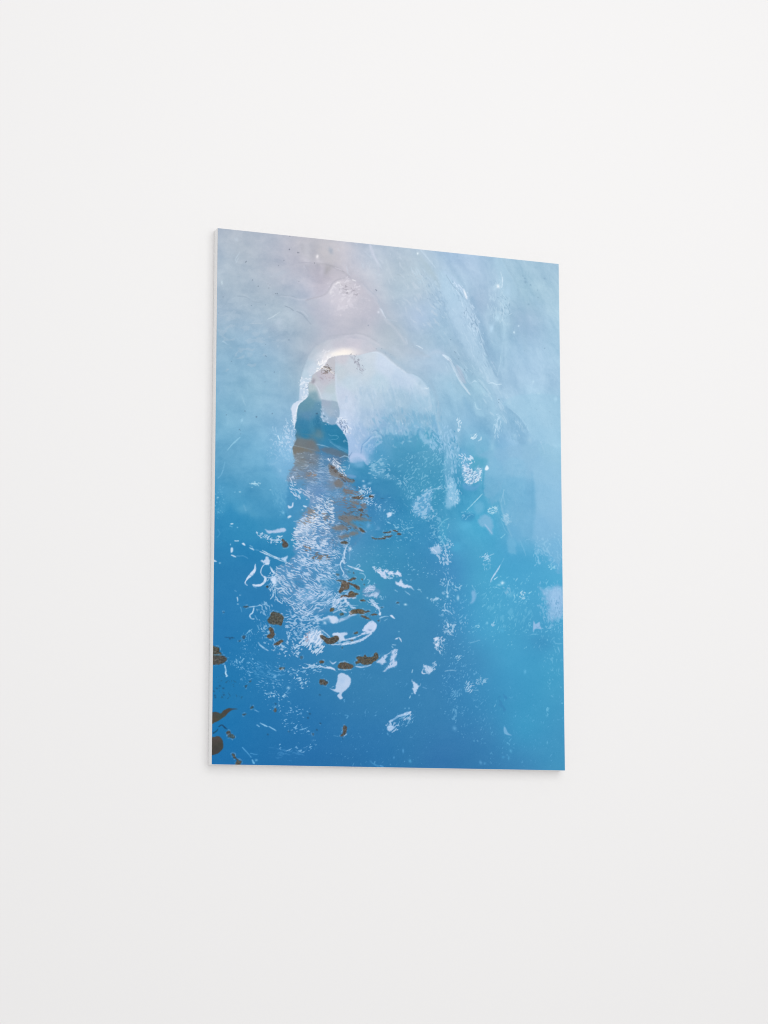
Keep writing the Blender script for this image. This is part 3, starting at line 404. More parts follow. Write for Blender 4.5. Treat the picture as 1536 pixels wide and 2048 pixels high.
('blob',[(618.2,133.7)],1.3,1.3,0,'d4ecfa',.8),
('blob',[(608.4,147.6)],1.4,2,0,'d8f0fc',.8),
('line',[(597.9,113.4),(603.3,109.9)],[1,1],'c8e0ee',{'a':.7}),
('poly',[(519.3,253.6),(525.6,251.1),(534,255.4),(542.5,264.6),(548.8,272.1),(540.3,277.7),(529.7,275.5),(521.3,268.2)],'aad0e4',{'soft':5,'a':.5,'jag':1.5}),
('line',[(518.2,254.6),(523.5,251.3),(527.7,252.9)],[1,2,1],'d0eafa',{'a':.7}),
('line',[(531.9,253.6),(542.5,263.6),(548.8,271.1)],[1,1.5,1],'86abc6',{'a':.5}),
('line',[(553.1,253.9),(561.6,252.2),(568,254.7),(579.7,253.8)],[1,2,1.5,1],'d4ecfa',{'a':.8}),
('line',[(550.3,201.5),(557.6,217.8),(566,233),(571.3,239.5)],[2,2,2.5,1.5],'82a8c4',{'a':.5,'soft':2}),
('line',[(572.4,236.5),(574.6,224.4),(579,209.1),(579.1,196.1)],[1.5,1,1.5,2],'b9d8ea',{'a':.6}),
('poly',[(523.3,293.8),(528.5,299.3),(531.6,307),(539,312.3),(544.2,319.8),(533.7,320.6),(526.3,317.2),(524.2,305.5)],'aad2e8',{'soft':4,'a':.5,'jag':1.5}),
('line',[(523.3,293.8),(527.4,305.3),(535.9,306.6)],[1.5,2,1.5],'c4e4f4',{'a':.5}),
('poly',[(582.7,289.3),(599.6,300.9),(614.5,312.7),(627.2,325.7),(639.9,344.7),(652.7,357.7),(708.8,358.8),(709.8,273.7),(629.9,269.8)],None,{'soft':2.5,'a':.5,'jag':1,'fld':[(618.9,300.5,'a4cde4'),(640.1,328.8,'a0cae2'),(683.3,315.7,'a0c8e0'),(672.1,351.4,'9ac6e0')]}),
('line',[(597.5,300.1),(614.5,311.7),(627.2,324.7),(637.8,341.8)],[1,2.5,2.5,1.5],'aed4ea',{'a':.6}),
('line',[(595.4,302.2),(612.3,314.9),(625.1,327.9),(635.6,345)],[2,3,3,2],'7fabc8',{'a':.5,'soft':3}),
('foam',[(595.3,307.2),(620.9,318.2),(629.3,339.5),(618.3,370),(599.2,351.5)],'84b2d0',{'d':.4,'sx':8,'sy':1.6,'ang':85,'soft':5,'a':.5}),
('line',[(571.8,321.8),(568.5,338.8),(565.2,351.9)],[1.5,2,2],'c4e2f6',{'a':.75}),
('foam',[(565.4,319.3),(581.4,318.1),(573.6,363.2),(560.9,364)],'c4e2f6',{'d':.3,'sx':4,'sy':1.5,'ang':95,'soft':4,'a':.6}),
('line',[(516.5,365.1),(523.9,357.7)],[1.5,1],'dcf0fc',{'a':.9}),
('foam',[(512.4,361.5),(526.1,354.6),(525,364.5),(516.5,369.1)],'dcf0fc',{'d':.5,'sx':3,'sy':1,'ang':-45,'soft':2,'a':.8}),
('line',[(530.2,369.1),(535.5,365.8),(536.6,360.8)],[1.5,3,1],'d0eafa',{'a':.9}),
('foam',[(485.2,330),(493.6,329.4),(493.5,351),(487.2,351.5)],'d6ecfc',{'d':.5,'sx':3,'sy':1.5,'ang':90,'soft':2,'a':.8}),
('blob',[(648.4,243.4)],1.5,3,20,'c6e4f4',.7),
('blob',[(660.1,265.5)],3,2,0,'b8daec',.6),
('blob',[(639.8,360.6)],4,6,0,'b2d6ea',.5),
('line',[(663.4,361.9),(667.6,371.6),(671.8,384.2)],[1,3,2],'c6e2f4',{'a':.6}),
('blob',[(696.8,274.7)],3,4,0,'b6dcf0',.6),
('blob',[(559.6,393.7)],8,14,5,'94c6e0',.7),
('blob',[(538.6,380.3)],12,12,0,'80bad8',.5),
('blob',[(586.2,387)],14,20,0,'88bcdc',.4),
('blob',[(607.7,353.9)],3,3,0,'a8d0e8',.6),
('foam',[(575.4,412.3),(639.5,388.3),(704,403.9),(707.4,483.1),(659.5,535.1),(585.1,529.3),(559,482)],'abd2ea',{'d':.198,'sx':5,'sy':3,'ang':80,'soft':20,'a':.31}),
('foam',[(575.4,412.3),(639.4,398.2),(692.9,424.5),(691.9,513.6),(595.7,528.8),(564.3,481.6)],'5fa0c6',{'d':.108,'sx':6,'sy':2.4,'ang':85,'soft':20,'a':.31}),
('line',[(650.1,407.4),(648.7,437.2),(647.2,476.7),(644.5,535.9)],[2,2,2,2],'9ecae6',{'a':.5,'soft':2}),
('line',[(645.4,442.3),(644,476.9),(642.3,545.8)],[3,3,3],'66a6ca',{'a':.4,'soft':3}),
('poly',[(542.7,389.9),(542.6,414.4),(543.4,443.8),(541.2,468.4),(549.5,480.6),(557.9,491.8),(570.6,485.2),(577.9,496.5),(583,519.7),(591.3,538.8),(595.4,560),(606,555.6),(614.4,564.9),(623.1,552.7),(635.8,554),(645.3,565.3),(652.6,580.5),(669.7,585.6),(684.5,600.5),(706,605.4),(711.9,378.5)],None,{'soft':4,'a':.75,'jag':4,'js':8,'pw':3,'fld':[(549.1,390.4,'80b6d6'),(575.5,388.7,'8abada'),(607.5,384.5,'90bddb'),(639.6,384.4,'94c1dd'),(677.2,381.8,'96c4de'),(704.3,380,'98c6e0'),(559.5,413.3,'84bada'),(559.1,462.4,'78b2d4'),(574.8,481,'6fb0d3'),(607.3,410.2,'8cbedc'),(606.8,459.5,'7ab6d8'),(601.1,508.9,'76b3d6'),(606.1,547.8,'6fb0d6'),(633.3,477.6,'72b0d4'),(632.8,536.5,'76b4d8'),(660.8,406.7,'92c0de'),(670.8,475.3,'8abede'),(664.9,534.8,'80b8dc'),(692.9,424.5,'92c2e0'),(691.9,513.6,'88bcde'),(691.2,582.5,'6eb2da'),(664.4,579,'6fb2d8')]}),
('poly',[(648,402.6),(648.7,437.2),(650.5,476.5),(649,516),(644.4,550.6),(659.2,569.4),(680.4,585),(706.2,589.6),(711.7,393.5)],None,{'soft':2.5,'a':.45,'jag':2.5,'js':9,'pw':3,'fld':[(652.3,399.4,'91c0dd'),(677.1,396.7,'94c3de'),(706.3,394.8,'96c5df'),(660.7,416.6,'95c4e0'),(670.8,475.3,'92c2e0'),(664.8,544.6,'88bcde'),(697.8,473.7,'94c4e2')]}),
('line',[(643.4,427.6),(645.2,462.1),(644.8,506.4),(640.2,541)],[5,9,8,4],'6cacd0',{'a':.3,'soft':6}),
('line',[(574.8,481),(581,505.1),(589.3,531.1),(599.7,553)],[2,3,3,2],'9ac8e2',{'a':.35,'soft':2}),
('line',[(570.6,487.1),(578.8,516),(587.1,541)],[3,4,3],'4a9cc6',{'a':.4,'soft':3}),
('poly',[(449.7,342.4),(463.1,365.9),(467.2,394.9),(457.7,415.1),(458.7,444.2),(463.8,468.2),(460.6,492.7),(468.8,500.9),(482.4,495.3),(489.7,485.1),(483.6,468.9),(476.3,449.9),(484.8,420.1),(488.1,390.6),(475.7,358.2)],None,{'soft':4,'a':.6,'jag':4,'js':7,'fld':[(463.2,361,'8cbcdb'),(475.6,389.5,'88bbda'),(470.2,428.9,'78b2d4'),(473.2,462.8,'82b8da'),(475.1,486.9,'8abfe0')]}),
('line',[(455.8,376.2),(456.8,395.6),(454.6,420.1)],[2,3,2],'3e8db4',{'a':.5,'soft':3}),
('line',[(492.3,388.4),(495.2,427.3),(491.9,471.3)],[3,5,3],'4a9cc2',{'a':.45,'soft':4}),
('foam',[(454.9,342),(475.7,360.1),(486,388.8),(488.7,486.1),(475.1,498.6),(462.7,487.7),(465,429.2),(457.8,390.7)],'a8d0ee',{'d':.42,'sx':6,'sy':2.2,'ang':85,'soft':8,'a':.6}),
('foam',[(470.5,360.5),(489.2,378.8),(491,447),(475.3,448)],'4c98c0',{'d':.3,'sx':6,'sy':2,'ang':85,'soft':6,'a':.6}),
('poly',[(468,463.1),(478.4,452.7),(487.7,471.6),(488.7,489.1),(480.3,498.3),(466.8,504.9),(460.6,497.5)],'8cc2e2',{'soft':5,'a':.7,'jag':3}),
('foam',[(470.1,453.2),(485.7,462),(488.7,491),(478.2,498.4),(467.9,487.4)],'c6e2f8',{'d':.315,'sx':3,'sy':2,'ang':60,'soft':4,'a':.55}),
('poly',[(489.1,393.5),(501.7,387.7),(514.3,398.6),(520.4,420.8),(512,428.1),(499.4,422.1),(493.2,407.9)],'7ab6dc',{'soft':6,'a':.5,'jag':3}),
('poly',[(510,411.6),(524.7,400.9),(549,404.2),(545.7,418.1),(533,420.9),(518.3,425.8)],'56a8c6',{'soft':5,'a':.6}),
('foam',[(486,396.6),(497.5,397.8),(516.4,398.5),(520.5,408),(509.9,426.3),(499.4,431.9),(495.3,412.6)],'d8e8fc',{'d':.4,'sx':3.5,'sy':2,'ang':45,'soft':4,'a':.85}),
('poly',[(497.4,415.4),(507.8,418.6),(512,431.1),(522.5,429.4),(531,419.1),(537.2,426.5),(535,440.4),(522.4,450.9),(513.9,457.3),(503.5,452.1),(496.2,437)],'b0cbea',{'soft':4,'a':.5,'jag':4,'js':6}),
('foam',[(495.3,413.6),(512,424.2),(537.3,420.6),(536.1,442.3),(515,457.3),(499.3,448.5)],'eaf2ff',{'d':.45,'sx':4,'sy':1.6,'ang':-35,'soft':3,'a':.75}),
('foam',[(501.5,422),(527.7,430.1),(530.8,444.6),(511.9,450.6)],'5f86b4',{'d':.18,'sx':4,'sy':1.4,'ang':-35,'soft':3,'a':.6}),
('poly',[(497.2,454.5),(518.1,459),(532.9,452.3),(522.3,466.6),(501.3,465.9)],'74aada',{'soft':4,'a':.5}),
('poly',[(543.6,424.2),(547.8,416),(552,421.7),(547.8,425.9)],'e4f4ff',{'soft':1.5}),
('line',[(541.4,429.2),(539.1,458.7),(541.1,473.3)],[2,2,2],'3a90b8',{'a':.45,'soft':2}),
('line',[(538,472.5),(527.4,483.8),(516.9,494.2),(505.3,505.6)],[1,2,1.5,1],'b4e0f2',{'a':.85}),
('poly',[(520,496),(534.7,488.3),(541,500.6),(527.2,513.1)],'74b8da',{'soft':5,'a':.6}),
('poly',[(495.9,514.9),(504.2,512.4),(522,513.4),(516.7,525.4),(501,528.2),(492.7,524.8)],'3d8cba',{'soft':4,'a':.6}),
('foam',[(492.7,513.1),(506.3,508.4),(516.8,513.7),(501,524.3)],'9fd0ec',{'d':.315,'sx':3,'sy':1.6,'ang':-20,'soft':3,'a':.55}),
('poly',[(527.2,526.7),(534.6,518.5),(543,512.2),(552.4,515.6),(559.7,526.8),(558.6,540.6),(556.4,550.4),(547,539.2),(535.5,536)],'90bcde',{'soft':4,'a':.65,'jag':3}),
('line',[(542.9,531.7),(551.2,541),(557.5,548.4)],[2,3,2],'a8c8e8',{'a':.7}),
('foam',[(549.4,500.1),(564.2,496.3),(570.5,502.8),(564.1,509),(551.4,509.8)],'d8f0fc',{'d':.45,'sx':3,'sy':1.6,'ang':20,'soft':2,'a':.66}),
('line',[(550.4,507.9),(558.8,510.3),(566.2,505),(570.5,498.9)],[1,2,1.5,1],'c0e4f6',{'a':.7}),
('blob',[(502,536.9)],9,8,20,'5cb4da',.6),
('blob',[(484.1,578.5)],10,8,0,'54b2d8',.45),
('poly',[(580.9,517.9),(590.5,509.5),(593.6,524),(588.2,529.2)],'98c6e2',{'soft':3,'a':.7}),
('foam',[(579.9,510.1),(598,507.1),(597.8,528.6),(582.9,531.4)],'bcdcf0',{'d':.315,'sx':3,'sy':2,'ang':60,'soft':4,'a':.47}),
('line',[(578,485.7),(583.5,460.9)],[2,1.5],'9ccce6',{'a':.6}),
('line',[(585.4,490.2),(582.3,470.8),(585.6,460.8)],[2,2,1],'9acae4',{'a':.5}),
('line',[(576.7,520),(585,539.1),(593.4,548.4)],[2,2,1],'7cc0e0',{'a':.5}),
('line',[(576.4,556.2),(582.8,551),(584.9,548.9)],[2,1,2],'9ad8ee',{'a':.7}),
('poly',[(591.2,556.4),(606,557.5),(609,576.9),(606.8,586.8),(593.1,583.6),(590,570.1)],'74b6da',{'soft':4,'a':.7,'jag':2}),
('line',[(616.6,558.9),(622.9,572.3),(629.1,587.6)],[2,3,1.5],'7cbcdf',{'a':.6}),
('foam',[(637.9,555.8),(706.7,542.4),(705.9,611.2),(674.9,602.9),(648.3,584.7)],'a0d0ec',{'d':.198,'sx':4,'sy':2.2,'ang':45,'soft':10,'a':.43}),
('line',[(653.6,586.4),(657.8,601.8)],[2,4],'80c2e6',{'a':.7}),
('foam',[(648.4,574.9),(661.2,574.2),(660.9,603.6),(650.3,604.1)],'9cd0ee',{'d':.36,'sx':3,'sy':2,'ang':80,'soft':4,'a':.47}),
('foam',[(532,592.5),(547.8,587.8),(552.9,597.3),(542.4,601.7)],'c8e0f8',{'d':.54,'sx':3,'sy':1.5,'ang':-40,'soft':2,'a':.66}),
('line',[(553,591.4),(561.4,588.1)],[1.5,1],'b0d8f0',{'a':.8}),
('foam',[(537.2,598),(555,599.1),(552.8,618.6),(540.2,619.2)],'a8d4ee',{'d':.27,'sx':3,'sy':1.5,'ang':80,'soft':4,'a':.55}),
('line',[(575,608.8),(569.6,617.8),(563.3,626.8),(556.9,635.8),(553.7,642.8)],[1,3,3,2,1],'c4dcf6',{'a':.9}),
('line',[(582.4,595.8),(576,607.8)],[1,1],'88c4e4',{'a':.6}),
('line',[(562.1,637.5),(568.5,632.4)],[2,1],'d0ecfc',{'a':.9}),
('blob',[(578.9,643.5)],3,2.5,0,'d8f0ff',.9),
('blob',[(571.5,647.8)],3,1.5,0,'a8dcf0',.7),
('line',[(566.2,652.8),(573.6,654.4)],[1,1],'90cce8',{'a':.7}),
('foam',[(582,648.3),(594.7,647.7),(592.4,665.2),(584,660.8)],'9cc8e6',{'d':.45,'sx':3,'sy':2,'ang':60,'soft':3,'a':.55}),
('line',[(610.7,633.3),(606.4,638.4)],[2,1],'a0d4ee',{'a':.8}),
('line',[(603,664.8),(605.1,670.5)],[1.5,2],'bce6f8',{'a':.8}),
('foam',[(615.7,659.4),(626.3,658.9),(626.2,673.5),(617.7,671.9)],'dcf0fc',{'d':.45,'sx':2.5,'sy':1.6,'ang':-60,'soft':2,'a':.66}),
('line',[(634.8,661.4),(640.2,657.3)],[2,1.5],'b4e6f6',{'a':.8}),
('foam',[(676,600.9),(690.9,606.1),(685.5,614.2),(675.8,612.7)],'b0e0f4',{'d':.45,'sx':3,'sy':1.5,'ang':0,'soft':3,'a':.62}),
('foam',[(542.1,657.8),(615.8,654.5),(647.3,692),(636.3,731.3),(573,724.1),(531.4,696.8)],'7cc4e4',{'d':.198,'sx':9,'sy':2.6,'ang':-65,'soft':14,'a':.35}),
('poly',[(656.2,647.8),(663.7,652.3),(677.6,649.8),(705.5,645.6),(708.1,697.3),(698.4,705.5),(684.4,711.9),(674.8,706.4),(675,686),(668.8,671.6)],'92bde2',{'soft':6,'a':.85,'jag':4,'js':9}),
('poly',[(681.8,653.5),(703.3,652.5),(702.9,684.8),(683.6,685.6)],'a4c8ec',{'soft':7,'a':.6}),
('foam',[(656.3,644.9),(705.5,642.6),(707.9,718.8),(662.9,720.5)],'a8d0f0',{'d':.315,'sx':4,'sy':2.6,'ang':70,'soft':10,'a':.39}),
('foam',[(674.2,666.5),(705.3,665.2),(704.8,709.1),(673.7,710.4)],'4d8ebe',{'d':.126,'sx':4,'sy':1.6,'ang':70,'soft':6,'a':.39}),
('poly',[(643.9,714.5),(648.1,720.1),(656.6,715.9),(657.6,722.7),(660.7,729.4),(651.2,728.8),(645.8,730.9),(642.6,734.9)],'9ac0e6',{'soft':1.5,'a':.95}),
('line',[(649.1,721.1),(651.2,726.8),(657.6,724.6)],[1,1,1],'6fa8d2',{'a':.7}),
('line',[(636.2,741.9),(644.7,739.7),(654.2,740.3)],[1,2,1],'78bfe2',{'a':.75}),
('poly',[(641.4,750.4),(668,744.6),(678.5,758.8),(662.4,769),(646.6,761.9)],'4090be',{'soft':10,'a':.45}),
('line',[(686.1,751.7),(691.4,756.4),(704.2,755.9)],[2,2,2],'7cc0e2',{'a':.6}),
('line',[(695.6,763),(698.7,773.6)],[1.5,1.5],'8cc8e8',{'a':.6}),
('line',[(688.1,766.2),(691.2,773.9)],[1.5,1.5],'80c4e4',{'a':.6}),
('line',[(655.1,764.5),(657.2,760.5)],[1.5,1.5],'8cc8e6',{'a':.7}),
('poly',[(513.8,663.9),(521.2,661.6),(523.2,673.1),(517.9,683.9),(511.6,686.1),(514.8,676.4)],'86b8e0',{'soft':3,'a':.8,'jag':1.5}),
('line',[(515,651.3),(521.2,660.7)],[1.5,1],'98d0ec',{'a':.7}),
('blob',[(485.7,676.7)],2,3.5,0,'b4daf2',.8),
('line',[(523.9,729.8),(528,731.6),(529.1,727.7),(522.9,727.9),(520.8,730.9)],[1,1.2,1,1,1],'c0e8f8',{'a':.85}),
('foam',[(552.1,721),(562.6,718.7),(560.4,728.4),(554.2,726.7)],'c0dcf4',{'d':.54,'sx':2.5,'sy':1.5,'ang':-40,'soft':2,'a':.66}),
('blob',[(545.8,722.2)],1.5,2,0,'90d0ee',.8),
('line',[(510.2,762),(520.6,758.7),(531,755.5)],[1.5,1.5,1],'84bfe2',{'a':.7}),
('blob',[(577.2,735.5)],3,3,0,'5cb4dc',.6),
('foam',[(459.1,623.1),(474.5,632),(474.4,665.6),(484.6,698.8),(505.2,717.1),(494.8,736.7),(468.9,747.2),(453.5,740.2)],'b0d4f0',{'d':.144,'sx':4,'sy':1.5,'ang':60,'soft':10,'a':.55}),
('line',[(462,666.2),(465.1,668.9),(463,661.3),(466.2,646.8),(469.3,641.8)],[2,3,2,1.5,1],'c0e0f6',{'a':.8}),
('line',[(459.8,700.8),(467,703.3),(474.2,708.8)],[2,1.5,1],'b8d8f4',{'a':.8}),
('blob',[(464,674.7)],2,2,0,'cdeafc',.9),
('foam',[(456.6,723.8),(479.3,727.7),(477.1,746.9),(463.7,745.5)],'d4e8fc',{'d':.36,'sx':3,'sy':2,'ang':30,'soft':3,'a':.62}),
('foam',[(474.5,649.3),(492.1,650.4),(489.9,662.1),(474.4,660.8)],'c4e4f8',{'d':.36,'sx':3,'sy':1.6,'ang':20,'soft':3,'a':.58}),
('foam',[(480.1,785),(491.4,784.6),(491.4,794.2),(482.1,794.5)],'c0e0f6',{'d':.45,'sx':2.5,'sy':1.6,'ang':-30,'soft':2,'a':.62}),
('line',[(458.3,817.1),(471.7,814.8),(481,815.5)],[1.5,1.5,1],'a8d0ee',{'a':.7}),
('foam',[(501.5,836.7),(515,839.2),(511.8,854.5),(501.4,852.9)],'c8e0f8',{'d':.495,'sx':3,'sy':1.4,'ang':-50,'soft':3,'a':.66}),
('foam',[(522.3,829.4),(546.2,826.8),(545.1,838.3),(525.3,840.8)],'b8d8f2',{'d':.405,'sx':3,'sy':1.4,'ang':-30,'soft':3,'a':.62}),
('line',[(517,851.5),(526.3,851.2)],[1.5,1.5],'90c4e6',{'a':.7}),
('line',[(559.4,881.8),(562.5,877.9)],[1,1],'9cd0ee',{'a':.7}),
('foam',[(471.4,887.8),(483.7,887.5),(482.6,908.4),(473.4,908.6)],'78b8e0',{'d':.45,'sx':4,'sy':2.5,'ang':-70,'soft':3,'a':.55}),
('blob',[(477.4,924.6)],3,4,-30,'68aad8',.8),
('foam',[(473.6,856.5),(487,856.1),(483.8,865.7),(474.6,867.9)],'80bee4',{'d':.45,'sx':3,'sy':1.6,'ang':-60,'soft':3,'a':.55}),
('poly',[(578.9,921.3),(581.5,919.3),(584.1,923.1),(588.2,930.6),(595.5,935.2),(586.1,934.5),(579.9,930.8)],'7cb6de',{'soft':1.2,'a':.9}),
('line',[(591.2,945.8),(594.4,941.9)],[2,1.5],'64b2dc',{'a':.8}),
('line',[(586,949.7),(590.1,951.5)],[2,1.5],'64b2dc',{'a':.8}),
('blob',[(593.2,964.8)],2,2.5,-30,'5fb0da',.8),
('blob',[(588.9,978.2)],1.5,3,0,'58a8d6',.8),
('blob',[(577.4,976.5)],2,1.5,0,'4ea0d0',.8),
('foam',[(666.6,881.8),(675.1,879.7),(672.8,896.1),(668.6,896.2)],'7cc6e8',{'d':.54,'sx':3,'sy':2,'ang':80,'soft':2,'a':.62}),
('blob',[(624.9,812.8)],2,3,0,'6cbce4',.7),
('blob',[(530.6,987.7)],2,3,-30,'64aada',.7),
('blob',[(538.9,989.5)],2,2,0,'5aa4d6',.6),
('blob',[(670.1,948)],1,2,0,'6cbade',.7),
('blob',[(702.9,871.2)],2,1,0,'8ccdec',.7),
('foam',[(566.9,853.9),(584.6,853.4),(587.5,886.8),(571.8,891.9)],'3a7cb2',{'d':.315,'sx':9,'sy':5,'ang':60,'soft':8,'a':.35}),
('poly',[(-5.1,547.1),(6.4,548.3),(17.9,540.2),(27.4,524.7),(32.2,522.6),(39,531.5),(48.8,541.2),(62.4,543.3),(78,548),(97.4,545),(118.9,547.6),(138.5,544.6),(141.6,563.3),(127,578.2),(-4.6,594.4)],None,{'soft':8,'a':.7,'jag':4,'js':12,'fld':[(.8,557,'3389ba'),(39.2,545.5,'358cbc'),(68.3,557.9,'378ebc'),(107.3,560.5,'3c8fbc'),(136.7,558.8,'4192c0')]}),
('blob',[(58.4,529.5)],12,7,0,'6aadd0',.5),
('line',[(56.4,523),(60.3,532.2)],[2,2],'86bede',{'a':.5,'soft':2}),
('blob',[(75.9,538.8)],8,5,0,'5aa4ca',.5),
('line',[(29,499.4),(31.2,520.8),(39,533.4)],[1.5,2,2],'3c8cb6',{'a':.4,'soft':2}),
('blob',[(38.7,498.8)],25,18,0,'5aa2c8',.3),
('blob',[(21.3,499.8)],8,12,0,'56a0ca',.3),
('foam',[(114.5,470.6),(140,473.7),(142.3,516.1),(136.5,533.4),(118.7,522.2)],'6fb2d6',{'d':.35,'sx':5,'sy':2.6,'ang':60,'soft':7,'a':.5}),
('poly',[(111.6,484.9),(138.2,492.8),(144.2,506.6),(150.1,506.2),(140.2,492.6),(134.1,474.1)],'66a8ce',{'soft':4,'a':.5}),
('foam',[(.1,496.4),(19.4,499.9),(17.9,542.1),(.6,543)],'8ccaea',{'d':.15,'sx':2.4,'sy':1.8,'ang':60,'soft':8,'a':.43}),
('line',[(69.6,481.9),(75.4,480.6),(83.2,482)],[1,2.5,1],'c8ecfa',{'a':.9}),
('foam',[(67.6,478.2),(87.1,478),(85.2,485.6),(69.6,486.6)],'b0dcf0',{'d':.4,'sx':3,'sy':1,'ang':5,'soft':2,'a':.7}),
('blob',[(48.4,498.2)],1.5,1,0,'b8e6f8',.9),
('blob',[(38.7,499.2)],1,.8,0,'90cce8',.8),
('blob',[(6,511)],1.4,1,0,'b0e0f8',.8),
('blob',[(107.7,490.8)],1.5,.8,0,'a4d4ec',.7),
('blob',[(133.5,532.7)],2,1.5,0,'84c4e6',.8),
('poly',[(30.6,558.6),(34.5,557.5),(36.4,558.7),(32.6,559.9)],'d8f0ff',{'soft':1.2}),
('line',[(29.7,562.8),(34.5,564.4)],[1.5,1],'88c4e8',{'a':.8}),
('blob',[(44.2,564.8)],1,.8,0,'a8daf4',.8),
('line',[(6.7,570.6),(10.6,577.8),(5.9,584.6)],[2,1,2],'58a4d0',{'a':.6}),
('poly',[(97.6,564.7),(103.4,567.2),(113.2,566.7),(123,563.3),(132.7,560.9),(137.7,562.5),(138.7,566.3),(128.9,569.6),(115.2,571.3),(104.5,572.8),(100.5,569.3)],'bcd0ee',{'soft':1.6,'jag':1,'js':4,'a':.92}),
('foam',[(82.1,572.1),(93.7,572.4),(107.4,578.3),(123.1,581.2),(130,585.5),(117.3,590.9),(103.6,586),(88,580.2)],'dbe8fb',{'d':.5,'sx':2.6,'sy':1.6,'ang':20,'soft':3,'a':.73}),
('line',[(107.4,568),(126.9,564.1)],[1,1],'8fb4d8',{'a':.7}),
('line',[(123.1,576.5),(128,578.1),(131.9,576)],[2,3,1],'eaf6ff',{'a':.95}),
('stone',[(130,583.6),(133.9,581.5),(137.8,585.1),(142.8,590.5),(141.8,596.2),(135,597.4),(131,593),(132.9,588.2)],'5a4a44',{}),
('line',[(39.6,590.3),(46.4,589.9)],[1.5,2],'cfe8fa',{'a':.9}),
('poly',[(53.2,594.2),(57,593.1),(60,597.6),(56.1,596.9)],'d8e8fa',{'soft':1.3}),
('line',[(67.7,600.9),(73.6,603.4),(76.5,605.1)],[1,3,1],'c8e2f8',{'a':.9}),
('line',[(68.7,597.1),(73.5,599.7)],[1,1.5],'c8e2f8',{'a':.8}),
('line',[(76.5,604.2),(86.2,605.6)],[1,1],'7cb8e0',{'a':.7}),
('line',[(93,605.2),(107.7,611.9),(120.4,616.9),(127.3,618.5)],[1,1.8,2,1],'dcecfc',{'a':.95}),
('line',[(88.2,607.3),(97.9,610.6),(112.6,616.4),(127.3,621.3),(139.1,625.4)],[1,2,1.5,1.5,1],'cfe2f8',{'a':.95}),
('poly',[(129.2,618.4),(137,615.2),(142.9,613),(140,620.6),(139.1,624.4),(133.2,621.9)],'b4d2f0',{'soft':1.5,'jag':1,'js':3}),
('poly',[(32,603.7),(35.9,603.5),(35.9,610),(32.1,612)],'c6def4',{'soft':1.4}),
('line',[(33.1,616.6),(37,618.3),(41.8,619.9)],[1.5,3,1],'d4e8fa',{'a':.95}),
('line',[(43.7,618),(56.3,617.3),(65,621.6)],[1,1.3,1],'7ab4de',{'a':.7}),
('poly',[(-1.3,626.7),(5.4,630.1),(-1.3,630.4)],'d0e4f8',{'soft':1.2}),
('blob',[(11.2,632.6)],1.5,1,0,'a8d4f0',.8),
('blob',[(31,597.2)],.8,1.2,0,'a8d4f0',.8),
('poly',[(89.3,624.1),(98,622.7),(99.9,616.1),(104.8,617.7),(107.8,625),(104.9,631.7),(97.1,629.3)],'bcd4f0',{'soft':1.5,'jag':1.5,'js':3}),
('line',[(79.6,632),(78.8,641.4),(73,650),(66.3,656.8),(61.5,663.6),(60.6,668.2),(64.5,671.8)],[1.5,5,6.5,4,2,2.5,1],'d4e2f8',{'a':.97}),
('line',[(103.9,629),(96.2,632.1),(91.4,639.8),(90.4,647.3),(94.4,652.7),(99.3,655.3),(98.3,661.9),(93.5,667.7),(85.8,670.8),(77.1,670.3),(74.2,669.5)],[3,2,1.5,1.6,2,4,5,4,4.5,3,1],'d2e2f8',{'a':.97}),
('line',[(76.1,672.2),(82,675.6)],[1.5,1],'b8d8f4',{'a':.8}),
('line',[(108.8,635.3),(112.8,642.5),(118.7,647.9),(121.6,652.4)],[2,4,3,3],'cfe0f6',{'a':.95}),
('line',[(102.2,655.2),(111.9,653.8),(120.7,650.6)],[1,2,2],'c4daf4',{'a':.9}),
('poly',[(109,656.7),(122.6,652.3),(121.7,659.8),(117.9,667.5),(113,664)],'c8dcf5',{'soft':1.5,'jag':1.5,'js':3}),
('foam',[(105,649.4),(127.5,648.4),(127.7,676.4),(108.2,675.4)],'d4e4fa',{'d':.35,'sx':3,'sy':1.5,'ang':-45,'soft':3,'a':.69}),
('stone',[(100.4,671.1),(105.2,669.9),(105.2,673.7),(101.3,673.8)],'3a5060',{}),
('foam',[(105.2,669.9),(123.7,665.4),(132.6,685.5),(137.6,699.2),(129.8,704.2),(118.1,697.3),(113.2,691)],'d2e6fb',{'d':.3,'sx':3,'sy':1.4,'ang':70,'soft':4,'a':.69}),
('line',[(116,681.6),(114.1,689.1),(109.3,694.9)],[2,2.5,1],'cfe4fa',{'a':.85}),
('line',[(121,695.3),(127.8,699.7),(132.7,702.2)],[1,2,1],'cfe4fa',{'a':.85}),
('line',[(45.4,694.9),(46.5,701.3)],[2.5,2],'d4eafc',{'a':.9}),
('blob',[(46.5,706.8)],1.5,.8,0,'b8e0f8',.8),
('line',[(40.5,682.1),(43.4,683.9)],[1,1],'9accec',{'a':.7}),
('line',[(49.2,690.1),(52.1,689.9)],[1,1],'9accec',{'a':.8}),
('line',[(51.4,712.2),(54.3,720.4)],[1.2,1],'84bfe6',{'a':.8}),
('line',[(67.8,711.5),(77.4,710.2),(87.1,707.9),(98.7,705.6)],[1,2,1.5,1],'bcdcf6',{'a':.85}),
('line',[(77.4,712.9),(75.6,720.4),(69.8,727.1),(71.8,731.7),(77.6,733.3)],[2,2.5,2.5,2.5,1.5],'c4e0f8',{'a':.92}),
('line',[(79.5,726.8),(84.4,734)],[1,1.2],'98c8ea',{'a':.75}),
